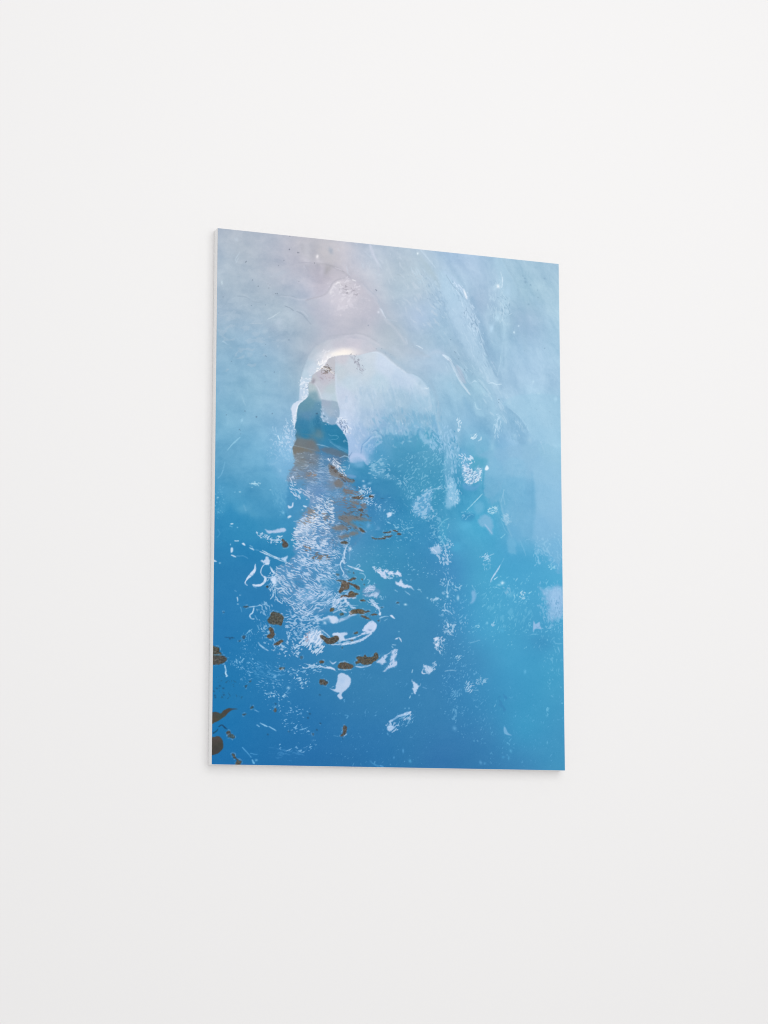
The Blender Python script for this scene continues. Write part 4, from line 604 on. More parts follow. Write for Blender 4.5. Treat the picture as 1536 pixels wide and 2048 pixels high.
('foam',[(89,706),(103.5,703.5),(113.4,718.9),(98.8,726),(89.1,719.9)],'b8d8f4',{'d':.4,'sx':4,'sy':1.6,'ang':60,'soft':4,'a':.6}),
('stone',[(56.2,711.1),(61.9,709),(67.8,711.5),(60.1,712.7)],'345a78',{}),
('poly',[(154.5,422.5),(170.3,414.8),(205.1,417.3),(245.2,419.4),(265.3,427.6),(255.3,447.4),(265.4,465.9),(280.6,484.1),(293.7,497.7),(300.8,526),(293.8,555),(280.8,579.5),(265.7,594.5),(255.8,623.4),(265.9,670.2),(256,703.6),(206.5,715),(167.1,721.3),(152.3,707.9),(142.4,694.4),(123.8,685.9),(123.7,662.6),(120.6,639.4),(143,626.1),(159.6,607.5),(153.6,601.2),(161.4,587.6),(153.4,570.2),(162.2,560.3),(159.2,549.1),(172,533.3),(183.7,509.9),(165.8,491.1),(146,482.8),(141,470.8),(144.8,457.3),(155.6,438.6)],None,{'soft':3,'jag':3,'js':6,'a':.9,'fld':[(165.5,434.2,'7d8890'),(190.2,427.8,'748494'),(215.2,430.9,'5888b0'),(235.2,434.4,'5a7ca0'),(255.3,442.7,'3f8ab6'),(155.7,458.5,'7a94b0'),(165.7,481.6,'5c94be'),(185.4,456.7,'758ca6'),(210.3,459.8,'6a90b6'),(235.3,467.8,'7a8ca2'),(255.4,461.8,'5a86ac'),(205.5,493.4,'6a92be'),(185.6,489.9,'6f94bc'),(235.4,501.2,'6394bc'),(265.5,499.4,'5a90b8'),(190.7,515.2,'86a4c8')]}),
('poly',[(172,533.3),(183.7,511.8),(215.5,508),(255.5,504.7),(293.7,502.5),(300.8,526),(293.8,555),(280.8,579.5),(265.7,594.5),(255.8,623.4),(265.9,670.2),(256,703.6),(206.5,715),(167.1,721.3),(152.3,707.9),(142.4,694.4),(123.8,685.9),(123.7,662.6),(120.6,639.4),(143,626.1),(159.6,607.5),(153.6,601.2),(161.4,587.6),(153.4,570.2),(162.2,560.3),(159.2,549.1)],None,{'soft':5,'jag':3,'js':6,'a':.9,'mix':(.235,.51,.705,.45),'fld':[(190.7,522.8,'86a4c8'),(215.6,530.8,'7a9cc6'),(255.5,528.5,'6c90b4'),(280.6,527.1,'5d92b8'),(176,552,'8fb0d8'),(205.8,559.8,'86aad4'),(245.6,567.1,'7496b8'),(265.7,575.5,'4f94be'),(181.2,589.4,'7aa6d2'),(215.9,597.1,'6a9ccc'),(245.8,605,'5499c6'),(166.6,627.8,'6aa4d4'),(206.1,635.2,'5c9ccb'),(245.9,642.8,'4d96c2'),(147,647.4,'6ba4d2'),(176.7,674.2,'649fd0'),(216.2,672.4,'549acb'),(255.9,670.6,'4592bf'),(167,702.7,'5a9acb'),(206.4,701,'5698c8'),(132.5,671.5,'4f94c6')]}),
('foam',[(155.5,422.5),(205.1,417.3),(265.3,424.8),(255.3,452.2),(205.4,472.5),(153.8,463.4)],'b9cbdc',{'d':.16,'sx':9,'sy':.8,'ang':6,'soft':6,'a':.55,'oct':2,'gain':.4}),
('foam',[(155.5,428.2),(190.2,427.8),(200.4,470),(165.7,478.8),(145.9,463.9)],'6f6a68',{'d':.22,'sx':9,'sy':.9,'ang':6,'soft':8,'a':.4,'oct':2,'gain':.4}),
('foam',[(205.2,436.3),(255.4,461.8),(285.6,493.4),(255.5,504.7),(205.5,502.9),(175.7,490.5)],'9dbfe2',{'d':.25,'sx':10,'sy':.8,'ang':8,'soft':8,'a':.55,'oct':2,'gain':.4}),
('foam',[(205.4,464.9),(265.5,485.1),(300.8,506.8),(290.8,545.6),(225.7,558.7),(205.6,512.4)],'4f8cba',{'d':.3,'sx':11,'sy':.9,'ang':3,'soft':8,'a':.47,'oct':2,'gain':.4}),
('foam',[(225.4,492.2),(285.6,488.6),(295.8,526.3),(265.6,547),(225.6,539.7)],'7a7478',{'d':.25,'sx':10,'sy':.8,'ang':3,'soft':9,'a':.47,'oct':2,'gain':.4}),
('foam',[(193.6,496.1),(225.4,497.9),(233.5,520.3),(205.6,523.8),(190.7,513.3)],'dce8f8',{'d':.3,'sx':7,'sy':1.2,'ang':20,'soft':5,'a':.73,'oct':2,'gain':.4}),
('foam',[(187.7,513.5),(225.5,511.3),(233.6,544),(205.8,559.8),(185.9,542)],'e4ecf8',{'d':.38,'sx':6,'sy':1.3,'ang':16,'soft':5,'a':.77,'oct':2,'gain':.4}),
('foam',[(162.2,549),(177.9,533),(205.7,536.1),(225.7,558.7),(215.8,589.5),(186.1,598.6),(156.5,590.7),(153.4,570.2)],'e6edfb',{'d':.42,'sx':6,'sy':1.3,'ang':14,'soft':4,'a':.77,'oct':2,'gain':.4}),
('poly',[(162.2,552.7),(177.9,542.4),(190.8,549.2),(184,566.6),(166.3,573.2)],'dfe8f8',{'soft':7,'a':.55,'jag':3}),
('foam',[(156.3,548.3),(205.7,536.1),(225.7,558.7),(205.9,597.6),(166.4,599.6)],'5a80a8',{'d':.2,'sx':7,'sy':.9,'ang':12,'soft':6,'a':.52,'oct':2,'gain':.4}),
('foam',[(162.1,528.2),(183.7,517.5),(199.7,527.9),(190.8,547.4),(166.1,550.6)],'8f7c6c',{'d':.42,'sx':6,'sy':1.3,'ang':12,'soft':5,'a':.65,'oct':2,'gain':.4}),
('foam',[(220.6,549.5),(260.6,552),(265.7,594.5),(235.8,607.4),(210.9,592.6)],'b4c9e4',{'d':.3,'sx':4,'sy':1.1,'ang':15,'soft':6,'a':.6}),
('foam',[(220.6,549.5),(260.6,552),(255.7,590.3),(225.8,596.5)],'566f8c',{'d':.22,'sx':4,'sy':1.1,'ang':15,'soft':6,'a':.47}),
('foam',[(153.5,586.1),(205.9,578.7),(245.8,600.3),(225.9,624.9),(166.6,625.9),(143,626.1),(159.6,607.5)],'cfdef4',{'d':.33,'sx':6,'sy':1.3,'ang':16,'soft':4,'a':.76,'oct':2,'gain':.45}),
('foam',[(120.5,635.6),(143,626.1),(166.5,614.6),(206,614.5),(230.9,629.3),(236,662.1),(206.3,682.2),(176.8,692.9),(152.2,684.6),(127.7,687.6),(119.8,662.7)],'d3e1f7',{'d':.36,'sx':7,'sy':1.5,'ang':26,'soft':4,'a':.77,'oct':2,'gain':.45}),
('foam',[(206,611.7),(255.8,623.4),(265.9,665.5),(256,694.2),(216.3,702.4),(206.3,672.8)],'b4d2f0',{'d':.25,'sx':6,'sy':1.2,'ang':12,'soft':6,'a':.69,'oct':2,'gain':.45}),
('foam',[(142.4,689.7),(176.7,683.5),(226.1,676.7),(256,684.8),(216.3,705.3),(178.9,722.7),(157.3,714.3)],'cbddf6',{'d':.33,'sx':9,'sy':1.3,'ang':-26,'soft':5,'a':.76,'oct':2,'gain':.45}),
('foam',[(127.8,690.4),(166.9,693.3),(186.8,718.7),(167.1,723.2),(147.4,708.2)],'cfdff7',{'d':.32,'sx':8,'sy':1.2,'ang':35,'soft':4,'a':.73,'oct':2,'gain':.45}),
('poly',[(159,682.4),(172.7,674.4),(188.5,675.5),(198.4,684.5),(190.6,696),(172.9,696.8)],'c2d5f3',{'soft':6,'a':.5,'jag':4}),
('foam',[(162.9,674.8),(211.2,672.6),(211.3,696.1),(167,700.8)],'4a94c4',{'d':.25,'sx':5,'sy':1.3,'ang':-15,'soft':5,'a':.6}),
('poly',[(151,656.6),(164.8,659.7),(178.6,666.6),(170.8,670.7),(157,665.7)],'3f88ba',{'soft':3,'a':.85,'jag':2}),
('poly',[(206.2,658.8),(231,652.9),(246,666.4),(226.1,673.8)],'4a94c2',{'soft':5,'a':.6,'jag':3}),
('foam',[(127.4,634.4),(166.5,623.1),(206.2,644.7),(186.6,683.1),(147.3,684.8)],'5c7ea6',{'d':.1,'sx':6,'sy':1,'ang':25,'soft':6,'a':.52}),
('poly',[(143,480.2),(149.9,473.1),(157.8,482.1),(165.8,493.9),(177.7,499.8),(185.7,507),(173.9,529.4),(160.2,547.2),(151.3,539.2),(141.4,530.3),(139.3,511.6)],'4a93c0',{'soft':4,'jag':2,'js':6,'a':.9}),
('foam',[(141.9,464.2),(155.7,463.3),(170.7,490.8),(165.9,505.3),(156,501.1),(144,482.9)],'cddcf2',{'d':.34,'sx':5,'sy':1.4,'ang':38,'soft':3,'a':.85}),
('foam',[(165.7,481.6),(187.6,489.8),(195.6,503.5),(183.7,504.2),(170.8,495.5)],'c3d3ea',{'d':.4,'sx':6,'sy':1.4,'ang':25,'soft':4,'a':.75}),
('poly',[(142.3,518),(149.2,519.5),(151.1,512.8),(153.1,512.7),(152.1,520.3),(144.3,523.6)],'cadcf4',{'soft':1.3}),
('poly',[(172.9,516.2),(179.8,517.7),(177.8,519.7),(172.9,518.1)],'d0e4f8',{'soft':1.2}),
('poly',[(141.4,539.7),(146.3,536.6),(149.3,538.4),(143.4,542.5)],'c8e0f6',{'soft':1.3}),
('line',[(138.5,533.3),(141.4,540.7),(149.3,544)],[2,2,1.5],'2f7aa8',{'a':.45,'soft':2}),
('blob',[(170.9,524.8)],1.4,1,0,'c4dcf4',.8),
('line',[(154.3,547.5),(163.1,546.1)],[1,1],'c0d8f0',{'a':.8}),
('foam',[(171.3,591.8),(186.1,591),(188.1,600.4),(176.3,602.8)],'806a5c',{'d':.5,'sx':5,'sy':1.7,'ang':35,'soft':3,'a':.73}),
('foam',[(188.2,607.9),(220.9,604.4),(220.9,613.8),(198.1,618.7)],'756458',{'d':.55,'sx':4,'sy':2,'ang':-5,'soft':3,'a':.73}),
('foam',[(210.6,526.4),(225.6,530.2),(225.6,549.2),(213.7,545.1)],'7d7068',{'d':.5,'sx':5,'sy':1.6,'ang':0,'soft':3,'a':.6}),
('foam',[(180.4,453.2),(197.3,454),(193.4,461.9),(180.5,458.9)],'a08a7c',{'d':.4,'sx':4,'sy':1.3,'ang':0,'soft':3,'a':.8}),
('line',[(220.2,427.7),(229.2,431),(239.2,437),(245.3,446.2),(255.3,452.2),(259.4,458.7)],[1,3,5,5,3,1],'a8c0de',{'a':.45,'jag':2}),
('foam',[(220.1,423.9),(245.2,429),(259.3,452),(255.4,461.8),(240.3,448.4)],'e4ecf8',{'d':.36,'sx':5,'sy':1.4,'ang':40,'soft':3,'a':.85}),
('line',[(245.2,421.3),(255.2,416.8),(262.3,419.2)],[1,2,1.5],'a8cce6',{'a':.8}),
('poly',[(223.2,435.2),(233.2,439.3),(245.3,451),(261.4,458.5),(275.5,464.4),(267.4,467.7),(253.3,461.9),(237.3,458.1),(225.3,452.2)],'7d7875',{'soft':3,'jag':2,'js':4,'a':.8}),
('poly',[(233.3,467.9),(245.3,462.4),(252.4,469.6),(248.4,477.5),(237.3,476.3)],'7d7875',{'soft':3,'jag':2,'js':4,'a':.8}),
('poly',[(251.4,482.1),(268.5,483),(273.5,486.5),(257.4,488.4)],'7d7875',{'soft':3,'jag':2,'js':4,'a':.8}),
('poly',[(265.5,502.2),(277.6,502.5),(283.6,506.9),(273.6,509.4)],'7d7875',{'soft':3,'jag':2,'js':4,'a':.8}),
('poly',[(241.5,535),(255.5,529.5),(280.7,530.9),(293.8,534),(307.9,538),(285.7,540.2),(270.6,539.1),(281.7,550.9),(293.8,558.8),(289.8,560.9),(277.7,554),(265.6,548.9),(253.6,542)],'7d7875',{'soft':3,'jag':2,'js':4,'a':.8}),
('poly',[(229.6,555.6),(245.6,549.1),(261.6,552),(255.6,557.1),(241.6,560.7)],'7d7875',{'soft':3,'jag':2,'js':4,'a':.8}),
('poly',[(243.7,571),(255.7,566.6),(266.7,566.9),(259.7,573),(247.7,574.6)],'7d7875',{'soft':3,'jag':2,'js':4,'a':.8}),
('poly',[(263.7,563.3),(277.7,559.7),(282.7,563.2),(269.7,568.7)],'7d7875',{'soft':3,'jag':2,'js':4,'a':.8}),
('foam',[(225.2,435),(245.3,448.1),(277.5,465.2),(255.4,466.6),(230.3,453.8)],'5a4c46',{'d':.35,'sx':6,'sy':1.4,'ang':25,'soft':3,'a':.7}),
('foam',[(265.5,508.9),(300.8,526),(310.9,539.7),(280.7,555.7),(245.6,548.1)],'5f5650',{'d':.25,'sx':6,'sy':1.4,'ang':15,'soft':4,'a':.6}),
('foam',[(255.4,476.1),(285.6,479.1),(300.8,506.8),(285.7,526.8),(255.5,523.8)],'836f68',{'d':.25,'sx':8,'sy':1.5,'ang':3,'soft':5,'a':.7}),
('stone',[(268.5,495.4),(277.6,492.9),(287.6,492.3),(292.7,494.9),(287.6,498.1),(273.5,497.9)],'6a5a50',{}),
('stone',[(303.8,490.4),(309.9,488.1),(313.9,491.7),(307.9,494.9)],'5e5450',{}),
('stone',[(280.6,517.6),(289.7,516.1),(292.7,518.8),(285.7,520.1)],'5c5254',{}),
('stone',[(246.7,582.2),(255.7,578.9),(262.7,582.3),(255.7,585.5)],'5e574c',{}),
('stone',[(283.7,551.7),(291.8,555.1),(297.8,560.5),(289.8,559)],'5a4e44',{}),
('stone',[(310,568.4),(318,570.8),(331.2,569.2),(338.3,566.9),(336.3,570.8),(322.1,572.5),(312,572.1)],'5f564c',{}),
('stone',[(334.2,566.2),(344.4,564.7),(351.5,562.4),(348.5,566.4),(338.3,567.9)],'5a4e4c',{}),
('stone',[(332.2,557.7),(341.3,557.2),(348.5,554.9),(347.4,558.8),(336.3,560.3)],'55504c',{}),
('stone',[(352.5,552.7),(359.7,553.3),(363.7,556),(356.6,556.4)],'5a4c48',{}),
('stone',[(360.7,559),(365.8,557.8),(369.9,560.4),(363.7,561.7)],'60504c',{}),
('line',[(328.1,493.7),(334.2,493.4)],[1,1],'35607e',{'a':.7}),
('line',[(300.8,547.9),(303.9,549.7)],[1,1],'3f5a70',{'a':.7}),
('stone',[(285.7,526.8),(289.7,525.6),(289.7,529.5),(285.7,529.7)],'6a5a50',{}),
('foam',[(283.6,474.4),(310.9,477.5),(313.9,496.5),(300.8,508.8),(287.6,498.1)],'c8def4',{'d':.32,'sx':3,'sy':1.8,'ang':0,'soft':4,'a':.8}),
('blob',[(294.7,472.7)],3,2.5,0,'c4dcf4',.8),
('blob',[(292.6,462.8)],2,1.4,0,'c0def4',.8),
('blob',[(287.6,484.7)],2,2,0,'d8ecfc',.85),
('blob',[(304.8,466.4)],3,1.5,-20,'9fcae8',.7),
('foam',[(287.7,500),(310.9,499.6),(318,507.8),(289.7,507.5)],'b4d4f0',{'d':.35,'sx':4,'sy':1.4,'ang':-25,'soft':3,'a':.75}),
('foam',[(310.9,504.3),(326.1,505.4),(331.2,514.7),(313.9,515.7)],'b4d4f0',{'d':.3,'sx':2.5,'sy':1.6,'ang':0,'soft':4,'a':.7}),
('poly',[(259.3,453.9),(265.4,451.6),(277.5,453.7),(275.5,457.7),(263.4,457.5)],'76a4d0',{'soft':2,'a':.7}),
('poly',[(265.6,542.2),(300.8,537.4),(314,549.1),(305.9,556.2),(290.8,553.2)],'3f92c0',{'soft':4,'a':.6}),
('poly',[(308.8,427.7),(324,420.9),(338.3,416.1),(338.3,432.5),(336.2,445.2),(354.6,450.8),(354.6,455.6),(336.2,455.8),(317.9,451.1),(308.8,446.9)],'68a8cc',{'soft':5,'a':.55,'jag':3}),
('foam',[(307.8,424.9),(341.3,415.9),(348.5,446.3),(356.6,453.5),(331.2,457),(308.8,450.8)],'a4cee8',{'d':.38,'sx':4,'sy':2,'ang':-10,'soft':5,'a':.6}),
('poly',[(267.3,432.3),(287.5,427.2),(290.6,433.7),(277.4,437.4)],'6faed4',{'soft':4,'a':.5}),
('foam',[(356.6,450.6),(379.2,454),(379.1,468.5),(361.8,464.8)],'a0cfea',{'d':.3,'sx':4,'sy':1.5,'ang':30,'soft':4,'a':.65}),
('line',[(363.8,430.9),(372,425.5)],[3,2],'78b8d8',{'a':.7}),
('line',[(385.3,453.7),(395.6,448.2)],[3,2],'80bcdc',{'a':.7}),
('foam',[(366.9,406.5),(470.3,394.7),(475.2,467.5),(428.5,489.7),(377.1,478.3)],'8cc6e2',{'d':.14,'sx':4,'sy':2,'ang':-50,'soft':16,'a':.6}),
('poly',[(391.4,499.6),(405.8,486.2),(418.2,475.8),(428.5,469.4),(434.7,473.8),(428.5,489.7),(432.6,504),(426.4,516.9),(409.9,524.6),(395.5,515.8)],'78b2dc',{'soft':6,'a':.6,'jag':4}),
('foam',[(389.4,501.7),(413,476.1),(430.6,467.3),(451.3,465.1),(453.4,457.2),(455.5,466.8),(434.7,474.8),(430.5,494.4),(442.9,522.7),(423.2,530.6),(405.7,523.9),(389.3,517.1)],'b8d6f0',{'d':.378,'sx':4,'sy':2.2,'ang':-45,'soft':4,'a':.62}),
('line',[(453.4,459.1),(452.4,466),(438.9,468.7),(426.5,473.4),(414.1,483.8),(403.7,494.1)],[1,2,2,2.5,2,2],'a0cce8',{'a':.7}),
('line',[(428.5,472.3),(427.5,483),(432.6,492.4)],[1.5,1.5,1],'9cc8e8',{'a':.7}),
('foam',[(392.4,515.9),(428.4,518.7),(459.4,526.6),(449,541.7),(418.1,528.9)],'94c8e6',{'d':.288,'sx':4,'sy':2,'ang':30,'soft':6,'a':.55}),
('foam',[(366.9,469.3),(407.9,461.9),(397.6,491.5),(382.2,492.5)],'8cc4e4',{'d':.225,'sx':3,'sy':2,'ang':-40,'soft':8,'a':.47}),
('line',[(467.7,524.2),(457.3,529.6),(451.1,536.8),(445.9,543.8)],[1,1.5,2,1],'9cd4ea',{'a':.8}),
('poly',[(451.1,531.9),(461.5,526.5),(464.4,565),(453,575.3),(446.9,556.3)],'4fa8cc',{'soft':6,'a':.5}),
('foam',[(430.4,542.7),(454.2,541.4),(459.2,570.1),(440.7,566.3)],'9fd0ea',{'d':.27,'sx':4,'sy':2,'ang':-30,'soft':6,'a':.51}),
('line',[(467.7,535.8),(464.5,543.7)],[2,1.5],'a8d8ee',{'a':.7}),
('foam',[(436.5,566.5),(457.2,555.7),(467.6,560),(467.5,574.5),(448.9,580.3)],'9fd0ee',{'d':.315,'sx':4,'sy':2.2,'ang':30,'soft':4,'a':.55}),
('poly',[(429.3,587.1),(434.4,581),(446.8,577.5),(452,583),(449.9,590.8),(442.6,595.1),(434.4,593.5)],'c4d7f2',{'soft':3,'a':.7,'jag':4,'js':5}),
('foam',[(428.2,586.2),(443.7,575.7),(454,581),(469.5,595.6),(471.5,610.9),(459.1,615.4),(448.8,608.2),(440.6,597.1)],'d3e2f8',{'d':.36,'sx':4,'sy':2,'ang':50,'soft':4,'a':.66}),
('foam',[(457.2,575),(474.8,569.3),(472.6,603.2),(461.2,601.8)],'c4dcf4',{'d':.36,'sx':3,'sy':1.8,'ang':80,'soft':4,'a':.62}),
('poly',[(340.3,521.8),(348.5,519.4),(350.5,524.1),(345.4,528.2),(341.3,529.4),(341.3,525.6)],'c8def6',{'soft':1.6,'jag':1,'js':3}),
('line',[(342.4,538.9),(347.4,540.6)],[2,2],'a8d8f0',{'a':.8}),
('foam',[(331.2,514.7),(356.6,511.3),(358.7,522.7),(336.3,523.9)],'a4d0ec',{'d':.22,'sx':2.6,'sy':1.8,'ang':0,'soft':4,'a':.7}),
('foam',[(366.8,536.6),(392.4,540),(397.5,568.6),(379,569.5)],'a0d2ec',{'d':.198,'sx':3.5,'sy':1.6,'ang':40,'soft':5,'a':.58}),
('line',[(387.2,547),(394.4,545.7)],[1.5,1.5],'9ad0ea',{'a':.7}),
('foam',[(351.5,542.3),(364.8,541.5),(362.7,551.2),(354.6,549.8)],'a0d2ec',{'d':.35,'sx':3,'sy':1.6,'ang':20,'soft':3,'a':.7}),
('blob',[(302.9,546.9)],3,4,20,'7eb4dc',.7),
('blob',[(323.1,551.5)],3,3,0,'70aad4',.6),
('line',[(260.7,586.2),(255.7,596.9),(253.8,609.3),(251.8,616),(246.8,622),(248.8,631.3),(253.9,640.5),(250.9,644.4)],[1,2,2.5,2,2.5,2,2,1],'cfe2f8',{'a':.92}),
('foam',[(250.7,600),(257.7,599.6),(255.8,621.5),(249.8,619.9)],'d8e8fc',{'d':.5,'sx':3,'sy':2,'ang':90,'soft':2,'a':.69}),
('blob',[(266.2,593.5)],2,2.4,0,'dceaff',.9),
('line',[(265.8,600.2),(264.8,613.5)],[2,1],'98c4e8',{'a':.6}),
('line',[(260.8,625.1),(270.8,628.4),(280.9,630.7),(293.9,634.8)],[1,3,3.5,1],'d0e2f8',{'a':.93}),
('line',[(277.8,626.1),(283.9,622),(285.9,625.7),(277.8,629.9)],[1,1.5,1.5,1],'b0d4f0',{'a':.85}),
('poly',[(311,625.5),(315.1,626.2),(318.1,631.8),(328.2,628.4),(331.2,633),(338.3,628.9),(344.4,632.4),(356.6,634.7),(363.7,631.5),(369.8,636.9),(368.8,640.8),(358.6,637.5),(346.4,638),(338.3,636.5),(340.3,644),(336.3,646.1),(329.2,642.6),(324.2,637.2),(316.1,631.9)],'cad9f4',{'soft':1.6,'jag':1.6,'js':4,'a':.93}),
('foam',[(310,623.6),(331.2,627.3),(356.6,631.8),(370.8,638.8),(341.4,645.9),(321.1,636.4)],'e4ecfc',{'d':.35,'sx':3.5,'sy':1.6,'ang':20,'soft':3,'a':.7}),
('foam',[(316.1,630),(356.6,633.7),(346.4,641.8),(326.2,639)],'4a90c0',{'d':.25,'sx':4,'sy':1.4,'ang':20,'soft':3,'a':.7}),
('line',[(285.9,638),(292.9,639.6),(297,645.1),(293.9,650)],[1,1.5,1.5,1],'b8dcf4',{'a':.85}),
('line',[(301,649.7),(306,652.3),(302,657.2)],[1,1.5,1.5],'a8d4f0',{'a':.8}),
('blob',[(315.1,656.6)],1,1.5,0,'9cd0ee',.8),
('poly',[(357.6,650.8),(364.7,652.4),(368.8,645.6),(371.8,652.1),(376.9,655.7),(383,656.3),(389.1,658.9),(394.2,662.5),(385,661),(376.9,662.3),(367.7,659.9),(359.6,656.5)],'d0def6',{'soft':1.6,'jag':1.4,'js':4,'a':.95}),
('line',[(389.1,661.8),(395.2,665.3)],[1.5,1],'a8d0ee',{'a':.85}),
('line',[(346.4,645.6),(351.5,644.5)],[3,2],'bcd8f2',{'a':.8}),
('foam',[(403.4,662.1),(411.6,663.6),(409.6,668.5),(403.4,667.8)],'a8d8f0',{'d':.45,'sx':3,'sy':1.4,'ang':30,'soft':2,'a':.62}),
('line',[(376.9,668.1),(383,672.6),(387.1,675.2)],[1,2,1],'a4d0ee',{'a':.85}),
('line',[(356.6,667.1),(361.6,670.6)],[1.5,1],'98c8ea',{'a':.8}),
('blob',[(389.1,646.5)],1,1,0,'90c8e8',.8),
('line',[(378.9,646),(383,648.7)],[1,1],'90c8e8',{'a':.7}),
('line',[(383,636.3),(388.1,636.1)],[1,1],'90c8e8',{'a':.7}),
('blob',[(395.3,626.2)],2,1,0,'98d0ec',.8),
('poly',[(293,669),(299,664),(308,659.8),(316.1,662.2),(317.1,667.9),(311.1,671.9),(299,674.4),(292,674.7)],'c4d6f2',{'soft':2,'jag':2,'js':4,'a':.9}),
('poly',[(292,678.5),(306,676),(316.1,672.7),(324.2,673.3),(323.2,679.9),(319.1,683.9),(314.1,682.2),(301,681.8)],'c0d4f0',{'soft':2,'jag':2.5,'js':4,'a':.9}),
('foam',[(290,665.3),(318.1,658.4),(326.2,677),(318.1,684.9),(292,683.2)],'5d8cb8',{'d':.3,'sx':6,'sy':1.4,'ang':-20,'soft':3,'a':.7}),
('poly',[(314.1,664.2),(326.2,669.4),(324.2,675.1),(316.1,669.8)],'6f9cc6',{'soft':3,'a':.6}),
('foam',[(326.2,678.9),(336.3,678.4),(336.3,687.9),(328.2,686.3)],'90c4e6',{'d':.4,'sx':3,'sy':2,'ang':40,'soft':3,'a':.7}),
('line',[(306.1,687.3),(312.1,693.7),(317.1,698.2),(323.2,702.7),(325.2,708.3),(326.2,714.8)],[1.5,4,4,4,2,4],'c8daf4',{'a':.92,'jag':1}),
('foam',[(301,687.5),(316.1,689.7),(326.2,700.6),(318.2,705.7),(308.1,698.6)],'cfe0f8',{'d':.4,'sx':4,'sy':1.4,'ang':30,'soft':3,'a':.75}),
('poly',[(323.2,714),(328.2,710),(327.2,715.7)],'d4e6fa',{'soft':1.2}),
('line',[(326.2,721.4),(334.3,718.3),(343.4,717.9)],[2.5,2,1],'a8d0ee',{'a':.85}),
('poly',[(346.4,715.9),(350.5,714.8),(353.5,717.5),(356.5,721.2),(352.5,720.4)],'dce8fc',{'soft':1.4}),
('line',[(335.3,725.8),(341.4,722.7)],[1.5,1],'90c4e6',{'a':.7}),
('line',[(232.2,703.7),(238.1,698.7),(243.1,692.8),(250,686.9),(258,684.7),(268,684.2),(278,685.7)],[4,4,5,6,6,5,2],'c0d4f0',{'a':.88,'jag':1.5}),
('line',[(256,687.6),(259,694),(265,698.5),(270,703),(277,704.6)],[4,5,4,4,2],'c4d8f3',{'a':.9,'jag':1}),
('line',[(266,700.3),(282,699.7)],[1.5,1],'a4c8ea',{'a':.8}),
('line',[(233.2,714.9),(241.1,710.8),(246.1,704.9)],[2,2,1.5],'a8cae8',{'a':.8}),
('line',[(249.1,709.5),(254.1,712.1),(259.1,713.8)],[1.5,4,1.5],'c4daf5',{'a':.9}),
('foam',[(231.1,688.7),(256,683.8),(266,703.2),(246.1,710.6),(231.2,709.3)],'dbe8fc',{'d':.35,'sx':4,'sy':1.8,'ang':-30,'soft':3,'a':.69}),
('foam',[(206.3,686.9),(231.1,683),(234.2,704.5),(211.4,705.5)],'b8d4f0',{'d':.35,'sx':3.5,'sy':1.8,'ang':0,'soft':5,'a':.65}),
('poly',[(196.6,725.7),(206.5,729.1),(216.4,724.9),(226.3,720.8),(238.2,722.2),(243.2,727.6),(240.2,733.4),(230.3,735.6),(216.4,730.6),(202.6,732)],'cfdef6',{'soft':2,'jag':1.2,'js':5,'a':.95}),
('line',[(240.2,730.5),(250.1,727.3),(260.1,723.2),(270,718.1),(278,716.8)],[6,6,5,4,2],'b8d0ee',{'a':.85,'soft':2}),
('poly',[(209.5,727.1),(216.4,724.9),(221.4,731.3),(211.5,731.7)],'3f86b6',{'soft':1.5,'a':.0}),
('foam',[(142.7,727),(186.8,722.4),(216.4,728.7),(206.6,745.9),(167.3,751.1),(142.8,745.6)],'c4daf4',{'d':.42,'sx':4,'sy':1.8,'ang':0,'soft':6,'a':.69}),
('foam',[(137.7,717.9),(206.5,717.8),(206.5,729.1),(147.6,731.4)],'b8d4f2',{'d':.4,'sx':6,'sy':1.8,'ang':8,'soft':5,'a':.69}),
('poly',[(214.4,728.8),(221.3,726.6),(228.3,732),(224.4,737.7),(206.6,744),(206.6,736.6)],'3f8abb',{'soft':3,'a':.8,'jag':2}),
('blob',[(216.4,735.2)],2.5,2,0,'c8e0f8',.9),
('foam',[(141.8,748.4),(177.1,744.2),(206.6,747.8),(214.6,761.5),(191.9,771.7),(157.6,770.1),(139.9,759.6)],'bcd8f4',{'d':.38,'sx':4,'sy':1.6,'ang':15,'soft':5,'a':.65}),
('poly',[(179.1,762.8),(186.9,753.2),(198.7,749.9),(208.6,753.3),(211.6,766.3),(206.7,775.8),(194.9,776.2),(183.1,772)],'c8d8f4',{'soft':5,'a':.65,'jag':4}),
('foam',[(167.4,772.5),(185,756.1),(206.6,749.6),(212.6,764.4),(212.7,784.9),(203.9,792.7),(195,793),(185.1,782.1)],'e2ecfd',{'d':.6,'sx':5,'sy':1.7,'ang':-55,'soft':3,'a':.79}),
('foam',[(177.1,756.4),(186.9,753.2),(187,767.2),(179.2,771.2)],'c08a88',{'d':.35,'sx':3,'sy':1.5,'ang':60,'soft':3,'a':.52}),
('line',[(202.6,744.2),(211.6,749.5),(221.5,756.6),(227.4,761.9)],[1,1.5,2,1],'bcd8f4',{'a':.85}),
('foam',[(142.9,766.9),(167.4,769.8),(172.4,786.3),(157.8,798),(128.5,799),(113.9,788.4),(113.8,779.1)],'cfe4fa',{'d':.22,'sx':3.4,'sy':1.8,'ang':30,'soft':6,'a':.73}),
('line',[(85.7,775.5),(91.5,781.8),(99.3,787),(106.1,790.5)],[1,3,3,1],'b0d4f2',{'a':.8}),
('foam',[(152.8,777.7),(167.4,777.2),(165.5,786.6),(155.7,786.9)],'cfe4fa',{'d':.5,'sx':2.6,'sy':1.8,'ang':-50,'soft':2,'a':.73}),
('line',[(159.7,797),(163.6,800.5)],[1.5,1.5],'cfe4fa',{'a':.85}),
